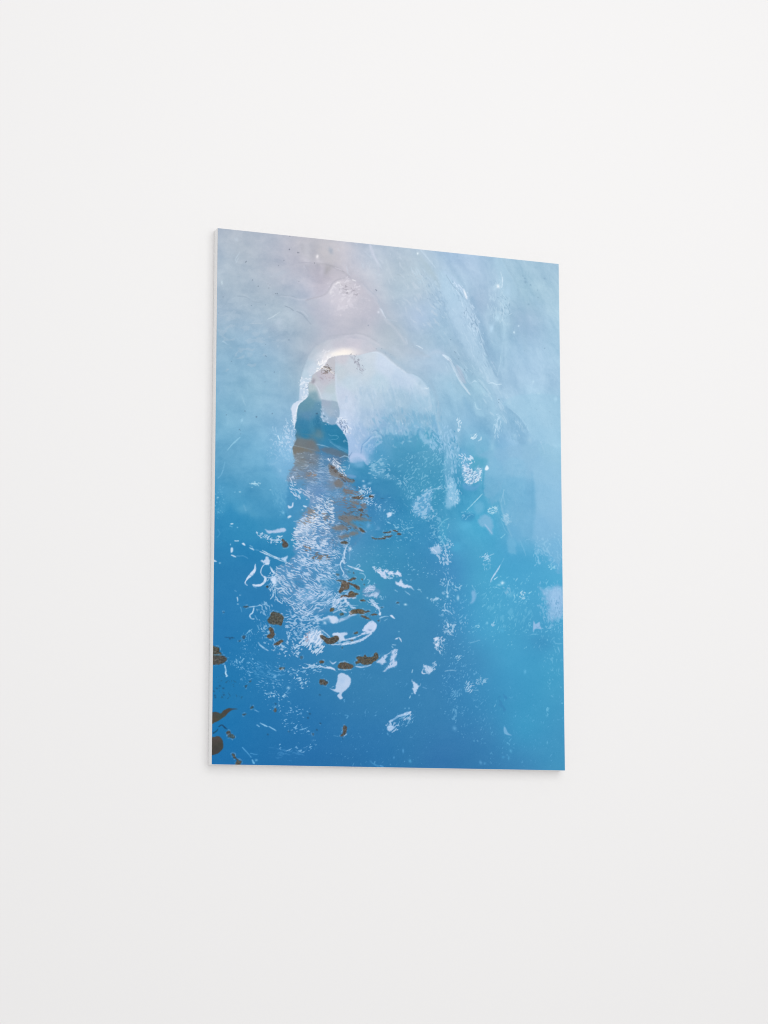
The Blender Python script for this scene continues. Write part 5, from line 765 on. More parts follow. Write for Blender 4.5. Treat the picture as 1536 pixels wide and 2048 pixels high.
('foam',[(84.4,738.6),(113.5,742.1),(118.6,774.3),(99.3,779.6),(87.5,761.6)],'b4d8f4',{'d':.22,'sx':3.4,'sy':1.6,'ang':45,'soft':8,'a':.65}),
('line',[(64.3,760.6),(70.1,754.9),(74.9,751.9)],[1.5,1.5,1],'98cbec',{'a':.8}),
('line',[(67.3,762.4),(67.4,773.4)],[1,1],'6cb0de',{'a':.8}),
('line',[(85.4,745),(87.4,752.4)],[1.5,1],'98cbec',{'a':.8}),
('line',[(293.1,745.4),(299.1,738.6),(305.1,732.7),(312.1,730.5),(317.2,736),(315.2,742.7),(309.1,747.6),(299.1,750.8),(289.1,753.1)],[5,6,6,6,5,5,4,4,3],'cbdaf5',{'a':.95,'jag':1}),
('poly',[(293.1,746.3),(302.1,734.7),(312.1,730.5),(318.2,736.9),(313.2,745.6),(301.1,748.8)],'cbdaf5',{'soft':1.6,'jag':1.3,'js':4,'a':.95}),
('blob',[(306.1,744.9)],3,1.4,0,'6f98c2',.8),
('line',[(309.2,750.4),(301.1,756.4),(288.1,764.4),(274.2,768.7),(260.2,772),(246.3,773.4),(228.5,775)],[3,4,4,4,3,3,1.5],'c4d8f3',{'a':.9,'jag':1}),
('line',[(288.1,755),(276.1,760.1),(264.2,763.4),(254.2,764.7),(248.3,761.2),(244.3,755.7),(234.3,755.1)],[2,3,3,4,6,6,4],'c8daf4',{'a':.92,'jag':1}),
('poly',[(231.4,754.3),(246.2,751.9),(260.2,751.3),(261.2,755.1),(254.2,758.1),(256.2,764.6),(246.3,766.9),(242.3,761.4),(234.3,758.9)],'c8daf4',{'soft':1.6,'jag':1.2,'js':4,'a':.92}),
('foam',[(238.3,767.2),(286.1,759.8),(306.1,753.4),(266.2,773.6),(236.4,774.7)],'d8e6fa',{'d':.35,'sx':8,'sy':1.4,'ang':-15,'soft':3,'a':.6}),
('poly',[(318.2,804.7),(326.3,798.8),(332.3,792.9),(337.3,789.9),(341.4,793.6),(336.3,798.4),(338.3,804),(330.3,809),(324.3,806.4)],'bed3f0',{'soft':1.6,'jag':1.4,'js':4,'a':.93}),
('poly',[(349.4,788.6),(351.5,781.9),(358.5,778.8),(361.6,780.6),(359.5,791),(355.5,797.8),(360.5,802.3),(360.5,809.9),(352.5,813),(344.4,816),(336.3,821),(332.3,822.1),(339.4,814.3),(344.4,808.5),(346.4,800.9)],'c0d4f1',{'soft':1.6,'jag':1.5,'js':4,'a':.95}),
('foam',[(318.2,792.5),(362.6,779.6),(362.6,812.6),(336.3,821.9)],'4a8fbe',{'d':.22,'sx':4,'sy':2,'ang':-45,'soft':4,'a':.7}),
('line',[(351.5,770.6),(358.5,771.2)],[1.5,1],'b4daf2',{'a':.85}),
('line',[(350.5,773.4),(352.5,776.2)],[1.5,1],'b4daf2',{'a':.8}),
('line',[(334.3,792.8),(346.4,785.8),(350.5,781.9)],[1.5,2,1.5],'b4d0ee',{'a':.8}),
('poly',[(356.5,760),(361.6,757),(361.6,759.8)],'cfe0f6',{'soft':1.2}),
('line',[(364.6,756.8),(367.7,760.5),(369.7,764.2)],[1.5,3,1],'c8dcf4',{'a':.9}),
('poly',[(374.8,756.5),(376.8,756.4),(372.7,760.3)],'cfe0f6',{'soft':1,'a':.0}),
('foam',[(437,754.2),(454.5,751.6),(458.6,757.2),(453.4,765),(438,761.7)],'d4e2f8',{'d':.585,'sx':3.4,'sy':1.8,'ang':-25,'soft':2,'a':.72}),
('foam',[(435.9,763.7),(448.3,761.4),(456.4,771.5),(448.2,781.3),(438,773.1)],'cfe0f6',{'d':.495,'sx':3.4,'sy':1.8,'ang':50,'soft':2.5,'a':.69}),
('line',[(447.2,779.5),(449.2,784.2)],[3,2],'b8d6f2',{'a':.85}),
('line',[(457.4,780.1),(460.5,784.7)],[1,1],'90c4e6',{'a':.7}),
('poly',[(437,756.1),(442.1,754),(444.2,757.7),(439,760.7)],'cfdef5',{'soft':1.4}),
('poly',[(438,766.5),(443.1,764.4),(445.2,769.1),(439,769.3)],'cfdef5',{'soft':1.4}),
('foam',[(430,678.1),(450.6,677.2),(448.5,684),(432.1,683.8)],'c0dcf4',{'d':.495,'sx':4,'sy':1.4,'ang':10,'soft':2,'a':.66}),
('line',[(430,681),(436.2,680.7),(446.5,679.3)],[2,1.5,1.5],'b8d8f2',{'a':.8}),
('foam',[(434.1,683.7),(448.5,683.1),(444.4,694.7),(435.1,693.2)],'98c8e8',{'d':.315,'sx':3,'sy':1.4,'ang':-40,'soft':3,'a':.55}),
('foam',[(448.7,642.8),(461,642.2),(461,656.6),(450.7,656.1)],'b8d8f2',{'d':.315,'sx':3,'sy':1.6,'ang':70,'soft':3,'a':.58}),
('line',[(454.6,701),(458.8,701.8),(457.8,692.2),(459.8,688.3)],[3,2,1.5,1.5],'c0dcf4',{'a':.88}),
('line',[(446.4,710.9),(454.6,713.4)],[1.5,1],'84bce2',{'a':.7}),
('foam',[(453.5,730.7),(469,726.2),(468.9,742.5),(454.5,742.1)],'cfe4f9',{'d':.36,'sx':3,'sy':2,'ang':0,'soft':3,'a':.62}),
('blob',[(377.9,693.7)],2.4,1.5,0,'c4e4f6',.9),
('line',[(361.6,693.5),(365.7,695.2)],[1,1],'94c8e8',{'a':.7}),
('stone',[(359.6,690.7),(364.7,689.5),(364.7,692.4),(360.6,692.5)],'3c6488',{}),
('blob',[(422.8,679.4)],1.4,1.2,0,'a8d8f0',.8),
('blob',[(364.6,745.5)],1.2,1,0,'98cce8',.7),
('poly',[(414.4,807.2),(421.5,807.9),(428.6,809.5),(433.7,815.1),(429.6,820.9),(424.5,822.9),(417.4,817.5)],'c4d8f2',{'soft':2,'jag':2,'js':3,'a':.9}),
('line',[(415.4,809),(413.3,815.7),(411.3,820.5),(415.3,823.2),(422.5,821.1)],[1.5,1.5,3,2.5,1],'cbdcf5',{'a':.9}),
('foam',[(431.7,803.8),(442,801.5),(437.8,813),(429.6,819)],'c0d8f2',{'d':.495,'sx':4,'sy':1.4,'ang':-50,'soft':2.5,'a':.66}),
('foam',[(413.3,806.3),(433.8,807.5),(429.6,822.8),(415.3,821.3)],'4a8fbe',{'d':.18,'sx':3,'sy':1.5,'ang':45,'soft':3,'a':.62}),
('line',[(391.9,817.3),(390.9,822.1)],[2,1.5],'b4d8f2',{'a':.85}),
('poly',[(389.9,835.3),(392.9,838.1),(398,840.8),(403.1,845.3),(405.1,848.1),(401,853.9),(396.9,862.5),(392.9,855.1),(390.9,852.3),(393.9,848.4)],'c2d8f4',{'soft':1.6,'jag':1.3,'js':3,'a':.93}),
('line',[(401,845.4),(407.1,846.2),(408.2,842.3)],[1,1.5,1],'b0d0ee',{'a':.8}),
('line',[(385.8,869.4),(387.8,865.6)],[2,1.5],'a8d4f0',{'a':.8}),
('blob',[(390.9,861.2)],1.2,1,0,'a8d4f0',.8),
('blob',[(405.1,864.1)],1.3,1,0,'80bce4',.7),
('line',[(413.2,848.8),(420.4,851.4)],[2,1.5],'78b0dc',{'a':.6}),
('poly',[(242.5,831.5),(247.5,827.6),(254.4,827.8),(261.4,830.9),(267.3,836.3),(268.4,841.9),(265.4,850.3),(258.5,858),(251.5,863.8),(249.6,868.5),(252.1,873.1),(247.6,876),(243.6,872.4),(241.7,867.8),(245.6,864),(236.7,862.3),(229.8,857.9),(226.8,856.6),(236.7,857.2),(238.6,849.3),(241.6,839.9)],'bcd2ef',{'soft':1.3,'jag':.9,'js':4,'a':.97}),
('blob',[(251.5,841.4)],5,4,0,'a8c6ea',.5),
('blob',[(259.4,844.9)],4,7,10,'c6d8f2',.5),
('line',[(230.7,854.2),(234.7,852.2)],[1,1],'b0d0ee',{'a':.7}),
('line',[(346.4,914.5),(354.4,910.5),(362.5,904.7),(372.6,901.7),(381.7,898.6),(388.8,895.6)],[3.5,3.5,4,4,6,2],'a8cbee',{'a':.92,'jag':.8}),
('line',[(346.4,915.4),(348.4,921)],[4,3],'b0d0f0',{'a':.9}),
('poly',[(340.4,924.9),(346.4,922),(352.4,922.8),(356.5,924.5),(352.4,929.3),(346.4,933.2),(341.4,930.5)],'b0cef0',{'soft':1.5,'jag':1.3,'js':3,'a':.93}),
('foam',[(338.4,919.3),(361.5,916.9),(363.5,930),(351.4,933.1)],'b8d6f4',{'d':.4,'sx':3.4,'sy':1.8,'ang':-30,'soft':3,'a':.75}),
('foam',[(361.5,909.4),(394.9,895.5),(394.8,910.5),(372.6,929.8),(366.5,926.2)],'8ec4e8',{'d':.22,'sx':5,'sy':1.5,'ang':-40,'soft':4,'a':.62}),
('foam',[(370.6,901.7),(388.8,895.6),(386.7,906.9),(374.6,911)],'cfe0f8',{'d':.45,'sx':5,'sy':1.3,'ang':-40,'soft':2,'a':.7}),
('line',[(256.6,904.6),(262.6,906.3),(260.6,910)],[1,1.5,2],'68aede',{'a':.75}),
('line',[(235,943.1),(242.9,944.7)],[1,1.2],'74b4e0',{'a':.7}),
('blob',[(376.7,889.4)],1.2,1,0,'80c0e8',.7),
('blob',[(384.7,889.2)],1,1.5,0,'80c0e8',.7),
('line',[(386.7,943.5),(391.8,942.5)],[1.5,1.2],'5aa0d0',{'a':.7}),
('blob',[(372.5,969)],1.4,3,0,'5ca6dc',.75),
('blob',[(354.4,981.5)],1.2,2,0,'5ca6dc',.7),
('blob',[(386.6,987.5)],2,2.5,-30,'5cb0de',.75),
('line',[(306.4,988.9),(314.4,994.3),(322.4,997.9)],[2,3,4],'4a96cc',{'a':.8}),
('line',[(326.4,996.9),(332.4,998.6)],[2,2],'5ca4dc',{'a':.8}),
('line',[(315.4,992.4),(316.4,989.6)],[1.2,1],'70b8e8',{'a':.8}),
('stone',[(111.4,719.9),(116.3,717.8),(124.1,719.4),(130.9,722.8),(135.8,727.3),(133.9,735.7),(131.1,743.2),(124.2,741.7),(116.4,742),(106.7,739.6),(103.8,733.2),(108.6,727.4)],'4f5048',{'big':1}),
('stone',[(105.8,749.8),(110.7,746.8),(115.5,749.4),(116.5,754.9),(118.5,760.4),(115.6,765.2),(109.8,768.2),(103,765.6),(104.9,760.9),(109.8,758)],'5a4a3e',{}),
('stone',[(116.7,778.1),(121.5,774.2),(128.3,770.3),(135.1,770.9),(131.3,775.7),(125.5,779.6),(118.7,779.9)],'5a4c42',{}),
('stone',[(-4.3,785.2),(3.3,785.9),(11.9,789.2),(12.9,795.6),(16.8,800),(3.5,801.4),(-4.1,803.5)],'48463c',{'big':1}),
('stone',[(-4.1,803.5),(7.3,802.2),(19.7,802.7),(26.4,808),(22.7,814.5),(14.1,818.5),(3.7,819.7),(-3.9,819)],'4a4642',{'big':1}),
('line',[(-.2,812.5),(9.3,809.5),(13.1,813.9)],[1,1.5,1],'6e6a64',{'a':.7}),
('line',[(1.6,801.9),(16.8,801.4)],[1.2,1.2],'5b8a9c',{'a':.8}),
('stone',[(206.7,759.9),(212.6,757.8),(219.5,761.3),(227.4,762.9),(236.3,757.9),(243.3,759.5),(244.3,764.1),(234.4,772.9),(221.5,773.4),(214.6,769)],'54483c',{'big':1}),
('stone',[(204.9,807.5),(209.8,804.6),(214.8,806.3),(213.8,810),(207.9,810.2)],'50483f',{}),
('stone',[(127.7,822.1),(132.6,820.1),(138.4,821.8),(133.6,825.6),(128.7,824.8)],'4c5a5c',{}),
('stone',[(167.6,800.4),(171.5,797.5),(173.4,801.1),(170.5,804)],'46566a',{'a':.6}),
('stone',[(206,841.9),(211,839.9),(216.9,840.6),(222.8,846),(218.9,850.8),(212,850.1),(207.1,849.3)],'4e4a48',{}),
('stone',[(242.5,813.7),(247.4,808),(256.3,806.7),(266.3,809.2),(273.3,813.7),(268.3,818.5),(256.4,819.8),(244.5,818.3)],'5a4c40',{'big':1}),
('line',[(243.5,820.7),(256.4,821.2),(268.3,819.9)],[1,1.5,1],'c4dcf4',{'a':.85}),
('line',[(244.4,808.1),(252.4,805.9),(264.3,807.4)],[1,1.3,1],'98c4e8',{'a':.7}),
('stone',[(278.2,797.6),(284.2,794.6),(292.2,795.2),(296.2,791.3),(301.2,794.9),(312.2,794.5),(315.2,787.9),(320.2,786.7),(323.3,793.2),(322.3,798.9),(314.2,803.9),(306.2,808.8),(294.2,810.2),(286.2,806.7),(279.2,809.7),(277.2,806),(282.2,802.1)],'565042',{'big':1}),
('line',[(278.2,813.5),(288.2,815),(301.2,812.7),(308.2,809.7)],[2,3,2,1],'b8d4f0',{'a':.85}),
('line',[(226.6,805.9),(232.6,810.3),(237.5,807.4),(238.5,806.4)],[1.5,3,2,1],'c0d6f2',{'a':.85}),
('line',[(221.7,817.2),(230.6,818.8),(237.5,822.3)],[3,4,1.5],'cfdff6',{'a':.92}),
('line',[(206.9,814.9),(216.8,818.3),(228.6,817.9)],[2,3,3],'c8daf4',{'a':.85,'jag':1}),
('stone',[(248.9,657.7),(251.9,653.8),(257.9,654.5),(263.9,659.9),(264.9,666.4),(259.9,671.4),(252,670.8),(248,665.3)],'6c5a4c',{'big':1}),
('stone',[(244,672.1),(247,667.3),(252,668.9),(252,674.6),(246,677.7),(243,675.9)],'5c4638',{}),
('stone',[(261.9,656.2),(269.9,658.7),(279.9,661),(285.9,666.4),(284.9,670.3),(278.9,668.6),(269.9,662.4),(262.9,659.9)],'5e4a40',{}),
('stone',[(260.9,653.4),(265.9,650.3),(271.9,647.2),(277.9,647.9),(275.9,650.8),(265.9,654.1)],'5a4a42',{}),
('stone',[(238,654.5),(245.9,652.2),(253.9,653.7),(245.9,656)],'6a5648',{'a':.8}),
('stone',[(263,677.9),(267.9,672.9),(275.9,675.4),(283,677),(280,679.9),(272,683.1),(264,681.6)],'6a5a46',{}),
('stone',[(250,682.2),(258,680),(268,682.3),(278,682.9),(270,685.1),(258,684.7)],'5a463e',{}),
('stone',[(247,684.2),(250,682.2),(252,684.9),(248,686)],'5a463e',{}),
('stone',[(287.9,649.3),(291.9,649.1),(290.9,652)],'60564e',{}),
('stone',[(271.9,638.7),(273.9,636.7),(274.9,640.5)],'55504e',{'a':.7}),
('stone',[(261.8,636.4),(267.9,638),(263.8,638.2)],'3c6480',{'a':.7}),
('stone',[(237.9,641.3),(243.9,641.9),(243.9,644.8),(239.9,644.9)],'6a6a6c',{'a':.6}),
('stone',[(293,659.5),(296,658.4),(296,661.3)],'55504e',{'a':.7}),
('stone',[(286,689.1),(292,687.9),(297,690.5),(290,691.8)],'6a5a50',{}),
('stone',[(227.2,707.6),(231.2,705.6),(235.2,708.2),(231.2,713.1),(226.2,712.3)],'665e48',{}),
('stone',[(246.1,716.2),(252.1,714.1),(254.1,717.8),(248.1,719.9)],'5e6450',{'a':.8}),
('stone',[(265,713.6),(271,708.6),(280,706.4),(290,705.9),(297.1,710.4),(292,715.3),(281,714.8),(272,716.1),(267,717.2)],'66563f',{'big':1}),
('stone',[(295,710.4),(302.1,708.3),(307.1,709.9),(301.1,712.1),(296.1,712.3)],'5c4e48',{}),
('stone',[(306.1,716.6),(314.1,713.4),(321.2,715),(314.1,717.2)],'6a584c',{}),
('stone',[(287,719.3),(294.1,718),(302.1,721.5),(308.1,725),(298.1,723.5)],'62564e',{}),
('stone',[(320.2,726.4),(325.2,725.3),(324.2,728.1)],'5c5450',{'a':.8}),
('stone',[(328.2,701.5),(332.3,700.4),(330.3,702.4)],'5c5450',{'a':.8}),
('stone',[(274.1,751.8),(280.1,748.7),(282.1,751.5),(276.1,753.6)],'60645c',{}),
('stone',[(266.2,766.1),(272.1,764),(272.2,766.9)],'706060',{'a':.7}),
('stone',[(249.3,779.9),(252.3,777.9),(251.3,781.7)],'45647c',{'a':.7}),
('foam',[(260.1,712.8),(272,705.7),(272,718.9),(264.1,720.2)],'e8e4f0',{'d':.35,'sx':3,'sy':1.6,'ang':-45,'soft':3,'a':.52}),
('stone',[(253.7,925),(257.7,924),(260.6,928.6),(259.7,935.1),(256.7,941.7),(250.8,944.6),(247.8,942.8),(252.7,937.1),(252.7,930.6)],'544e4c',{}),
('line',[(255.7,943.5),(259.7,939.7)],[1.5,1],'b0d0f0',{'a':.85}),
('line',[(252.3,945.5),(252.3,950.1)],[1,.8],'2d4a66',{'a':.7}),
('poly',[(-2.9,908.3),(4.6,905.4),(10.3,906.2),(16,907.8),(21.7,902.2),(29.3,898.4),(37.8,897.7),(48.4,899.3),(38.8,900.9),(31.3,905.6),(23.7,913.1),(14.3,919.7),(4.8,924.5),(-2.7,926.5)],'4e4c40',{'soft':1.2,'jag':.6,'js':5,'fld':[(2.9,920,'524c42'),(14.2,912.4,'4a5048'),(28.4,903.9,'504a44'),(40.7,899,'3c5468'),(6.6,909,'4a4a48')]}),
('poly',[(-2.4,953.7),(5.1,950.8),(9.8,948.9),(15.6,950.5),(19.4,955.9),(21.4,963.1),(20.5,971.3),(14.9,977.8),(8.3,981.5),(-2.1,981.7)],'46443e',{'soft':1.2,'jag':.6,'js':5,'fld':[(1.6,969.9,'4a4843'),(9.9,954.3,'524c49'),(14.8,965.1,'484843'),(7.3,974.3,'454443')]}),
('stone',[(26.9,941.2),(30.6,938.4),(34.5,941.1),(35.5,944.7),(30.7,946.6),(27.8,944.8)],'485058',{}),
('stone',[(35.5,944.7),(41.2,946.4),(43.2,951.8),(38.4,952.8),(33.6,950.2),(29.8,951.1),(30.7,947.5)],'456068',{'a':.9}),
('line',[(12.5,931.6),(18.2,928.7),(23,932.2),(27.8,935.7)],[2,2,3,2],'25405c',{'a':.75}),
('line',[(2.2,943.6),(8.8,939.8),(10.7,936.1)],[3,2.5,1.5],'234a60',{'a':.75}),
('stone',[(37.7,980),(42.5,980.9),(45.4,986.2),(51.2,991.6),(55.9,993.3),(53.2,1000.6),(43.6,1000.8),(47.4,993.5),(40.6,986.3)],'4a4c48',{'big':1}),
('stone',[(117.6,897.9),(120.5,895.1),(123.4,897.8),(121.5,902.4),(117.6,901.6)],'525456',{'a':.9}),
('stone',[(72.3,895.4),(76.1,892.6),(79,895.3),(74.2,898.1)],'3a5460',{'a':.8}),
('stone',[(57.1,908.6),(61.8,906.7),(65.7,907.5),(60,910.4)],'3c5a70',{'a':.8}),
('stone',[(191.8,940.3),(195.7,940.2),(194.7,943.9)],'486078',{'a':.7}),
('stone',[(61.4,856.4),(66.2,854.4),(63.3,860)],'2f4a5c',{'a':.7}),
('stone',[(69,847.9),(72.8,845.9),(72.8,849.6)],'2a4a60',{'a':.7}),
('stone',[(18.8,721.8),(21.7,722.7),(18.9,723.7)],'23486c',{'a':.9}),
('stone',[(54.8,767.4),(58.6,764.5),(62.5,764.4),(58.7,771)],'3c4862',{'a':.7}),
('stone',[(49.1,774.1),(52.9,772.1),(51,775.9)],'2c5072',{'a':.7}),
('line',[(22.2,768.6),(33.7,769.1),(41.4,769.8)],[1,1.4,1],'245078',{'a':.7}),
('blob',[(31.8,771.1)],1.6,1.2,20,'2a4a66',.65),
('blob',[(36.6,769)],1.6,1.2,20,'2a4a66',.65),
('blob',[(4.3,875.4)],1.6,1.2,20,'2a4a66',.65),
('blob',[(2.3,868.1)],1.6,1.2,20,'2a4a66',.65),
('blob',[(5.3,879)],1.6,1.2,20,'2a4a66',.65),
('blob',[(8,862.5)],1.6,1.2,20,'2a4a66',.65),
('blob',[(20.3,862.1)],1.6,1.2,20,'2a4a66',.65),
('blob',[(13.6,857.8)],1.6,1.2,20,'2a4a66',.65),
('blob',[(21.4,874)],1.6,1.2,20,'2a4a66',.65),
('blob',[(106.4,944)],1.6,1.2,20,'2a4a66',.65),
('blob',[(121.4,887.7)],1.6,1.2,20,'2a4a66',.65),
('blob',[(146.9,937.6)],1.6,1.2,20,'2a4a66',.65),
('blob',[(187.7,904.4)],1.6,1.2,20,'2a4a66',.65),
('blob',[(207.1,868.8)],1.6,1.2,20,'2a4a66',.65),
('blob',[(201.6,933.6)],1.6,1.2,20,'2a4a66',.65),
('blob',[(208.4,921.5)],1.6,1.2,20,'2a4a66',.65),
('blob',[(183.8,911.9)],1.6,1.2,20,'2a4a66',.65),
('foam',[(41.8,809.3),(128.6,815.6),(187.3,827.6),(182.6,855.6),(129,866.3),(71,858.8),(46.8,836.6)],'98ccf2',{'d':.07,'sx':3.6,'sy':1.3,'ang':20,'soft':14,'a':.69}),
('foam',[(70.6,808.3),(128.7,829.5),(114.3,843.7),(80.4,835.6)],'5fa8da',{'d':.35,'sx':9,'sy':1.6,'ang':22,'soft':8,'a':.39}),
('line',[(104.5,830.2),(117.1,834.4),(128.8,835),(138.5,832.8)],[1,1.5,1.5,1],'7ab8e4',{'a':.6}),
('foam',[(128.6,815.6),(167.7,819),(206.9,811.2),(226.6,814.3),(207,827),(148.2,833.5)],'b0d6f4',{'d':.2,'sx':4,'sy':1.3,'ang':-6,'soft':8,'a':.69}),
('foam',[(167.7,816.2),(202,811.3),(216.8,818.3),(192.2,822.8)],'d4e6fb',{'d':.4,'sx':4,'sy':1.4,'ang':-12,'soft':3,'a':.73}),
('foam',[(90.3,862.9),(114.4,864),(143.6,868.7),(143.7,879.8),(114.6,880.6),(95.2,873.7)],'b4dcf8',{'d':.22,'sx':3.4,'sy':1.4,'ang':25,'soft':5,'a':.73}),
('foam',[(158,837.8),(182.4,834.3),(183.5,852.8),(167.9,853.2)],'c4e2fa',{'d':.24,'sx':3,'sy':1.6,'ang':-20,'soft':4,'a':.73}),
('line',[(145.5,861.3),(140.7,866.9)],[1,1],'80bcea',{'a':.7}),
('blob',[(145.5,857.6)],2.5,2,0,'c0e2fa',.7),
('foam',[(95.3,881.1),(129.1,884.8),(168.1,890.2),(185.7,901.7),(163.3,908.7),(114.7,898.9)],'98ccf2',{'d':.12,'sx':3.4,'sy':1.4,'ang':15,'soft':8,'a':.73}),
('line',[(91.7,923.3),(100.4,927.7),(105.3,929.4)],[1.5,2.5,1.5],'a8dafa',{'a':.85}),
('line',[(108.2,929.3),(116.9,933.7),(122.7,937.3)],[1.5,2.2,1],'a0d4f8',{'a':.85}),
('line',[(85,927.1),(89.9,929.8)],[1.5,1.5],'98cef4',{'a':.8}),
('line',[(81,899.8),(88.7,903.3)],[1.5,1.2],'90c8f0',{'a':.8}),
('foam',[(129.4,916.9),(168.2,920.6),(185.9,929.4),(178.1,943.4),(148.9,936.7)],'98ccf2',{'d':.13,'sx':4,'sy':1.5,'ang':-15,'soft':6,'a':.73}),
('line',[(168.3,934.4),(176.1,932.4),(182.9,929.5)],[1.2,1.8,1],'8cc8f2',{'a':.75}),
('foam',[(124.8,962.8),(158.8,964),(197.7,952.2),(199.7,961.3),(173.4,975.6),(129.7,971.9)],'90c8f2',{'d':.17,'sx':4,'sy':1.4,'ang':-10,'soft':6,'a':.73}),
('foam',[(105.6,972.4),(168.5,966.6),(173.5,980.2),(129.8,985.6)],'5098d0',{'d':.3,'sx':9,'sy':1.5,'ang':5,'soft':6,'a':.43}),
('line',[(57.6,968.8),(64.4,975),(70.2,981.2),(75,985.7)],[1.2,1.8,1.5,1],'70bcf0',{'a':.85}),
('line',[(73,978.5),(79.7,980.2),(86.5,980.9)],[1.2,1.4,1],'60aee6',{'a':.75}),
('line',[(77,991.1),(79.9,996.5)],[2.5,3.5],'80c6f2',{'a':.8}),
('blob',[(84.6,991)],2,1.6,0,'80c6f2',.7),
('line',[(22.7,820),(24.7,828.2),(24.8,835.5),(27.7,839.1)],[1.5,3,3,1.5],'c4e4fb',{'a':.92}),
('line',[(25.8,840),(28.7,839)],[2.5,1.5],'c4e4fb',{'a':.9}),
('foam',[(3.9,838),(51.6,841.1),(52,882.3),(13.9,883.3)],'2c5a78',{'d':.07,'sx':3,'sy':1.8,'ang':45,'soft':8,'a':.52}),
('foam',[(50.8,753.8),(89.4,761.5),(84.9,798.6),(56,799.6)],'8cc4ec',{'d':.06,'sx':2.6,'sy':1.6,'ang':60,'soft':6,'a':.69}),
('foam',[(27.3,800.6),(70.5,801),(80.3,826.4),(42,832.2)],'98d0f4',{'d':.09,'sx':2.8,'sy':1.6,'ang':40,'soft':6,'a':.73}),
('foam',[(448.6,662),(500.3,669.3),(530.9,773.7),(499.2,889),(458.1,871.2),(437.9,777)],'84c0e6',{'d':.041,'sx':3.4,'sy':1.8,'ang':-40,'soft':12,'a':.58}),
('foam',[(500.4,650),(680,622.3),(704.5,728.6),(657.1,769.2),(510.2,755.3)],'8cd0ec',{'d':.032,'sx':3.6,'sy':2,'ang':-50,'soft':12,'a':.58}),
('foam',[(657.7,711),(706.9,709),(706.2,864.4),(667,846.2)],'84c8e8',{'d':.054,'sx':4,'sy':2,'ang':60,'soft':8,'a':.47}),
('foam',[(225.8,596.5),(326.1,581.9),(448.8,594.7),(469.3,641.8),(326.2,629.5)],'90c8e8',{'d':.03,'sx':3.5,'sy':1.8,'ang':0,'soft':10,'a':.7}),
('foam',[(305.8,497),(470,477.5),(459.2,574.9),(326.1,572.3)],'90c8e8',{'d':.036,'sx':3,'sy':1.8,'ang':20,'soft':12,'a':.55}),
('foam',[(448.1,805.1),(530.7,812),(550.6,944.8),(468.2,927.6)],'7cbce6',{'d':.036,'sx':3.4,'sy':1.8,'ang':-50,'soft':10,'a':.51}),
('foam',[(520.1,850.4),(703.1,854.8),(704.7,989.5),(529.6,992.5)],'6cb6e0',{'d':.016,'sx':3.4,'sy':2,'ang':-60,'soft':8,'a':.51}),
('foam',[(206.9,822.3),(427.6,824.7),(427.1,994.2),(207.7,993.4)],'6cb0e0',{'d':.008,'sx':3.4,'sy':2,'ang':-40,'soft':8,'a':.57}),
]
NX, NY = 708, 1001
SX, SY = 707.0 / (NX - 1), 1000.0 / (NY - 1)
GU, GV = np.meshgrid(np.arange(NX) * SX, np.arange(NY) * SY)

def rgb(h):
    return np.array([int(h[i:i + 2], 16) for i in (0, 2, 4)]) / 255.0

_r = np.random.RandomState(7)
_ANG = _r.rand(256, 256) * 2 * math.pi
_GX, _GY = np.cos(_ANG), np.sin(_ANG)

def perlin(x, y, seed=0):
    x = x + seed * 17.31
    y = y + seed * 41.77
    xi, yi = np.floor(x).astype(int), np.floor(y).astype(int)
    fx, fy = x - xi, y - yi
    def g(i, j):
        a, b = (xi + i) & 255, (yi + j) & 255
        return _GX[b, a] * (fx - i) + _GY[b, a] * (fy - j)
    u = fx * fx * fx * (fx * (fx * 6 - 15) + 10)
    v = fy * fy * fy * (fy * (fy * 6 - 15) + 10)
    n0 = g(0, 0) * (1 - u) + g(1, 0) * u
    n1 = g(0, 1) * (1 - u) + g(1, 1) * u
    return (n0 * (1 - v) + n1 * v) * 1.4

def fbm(x, y, seed=0, octaves=4, gain=0.55):
    s, a, n = 0.0, 1.0, 0.0
    for k in range(octaves):
        s = s + a * perlin(x, y, seed + k * 3)
        n += a
        a *= gain
        x, y = x * 2.03, y * 2.03
    return s / n

def smooth(x):
    x = np.clip(x, 0, 1)
    return x * x * (3 - 2 * x)

def spline(pts, closed, sub=4):
    p = np.array(pts, float)
    n = len(p)
    if n < 3:
        return p
    out = []
    for i in range(n if closed else n - 1):
        if closed:
            a, b, c, d = p[i - 1], p[i], p[(i + 1) % n], p[(i + 2) % n]
        else:
            a, b, c, d = p[max(i - 1, 0)], p[i], p[i + 1], p[min(i + 2, n - 1)]
        for t in np.arange(sub) / sub:
            out.append(0.5 * (2 * b + (c - a) * t + (2 * a - 5 * b + 4 * c - d) * t * t + (3 * b - a - 3 * c + d) * t ** 3))
    if not closed:
        out.append(p[-1])
    return np.array(out)

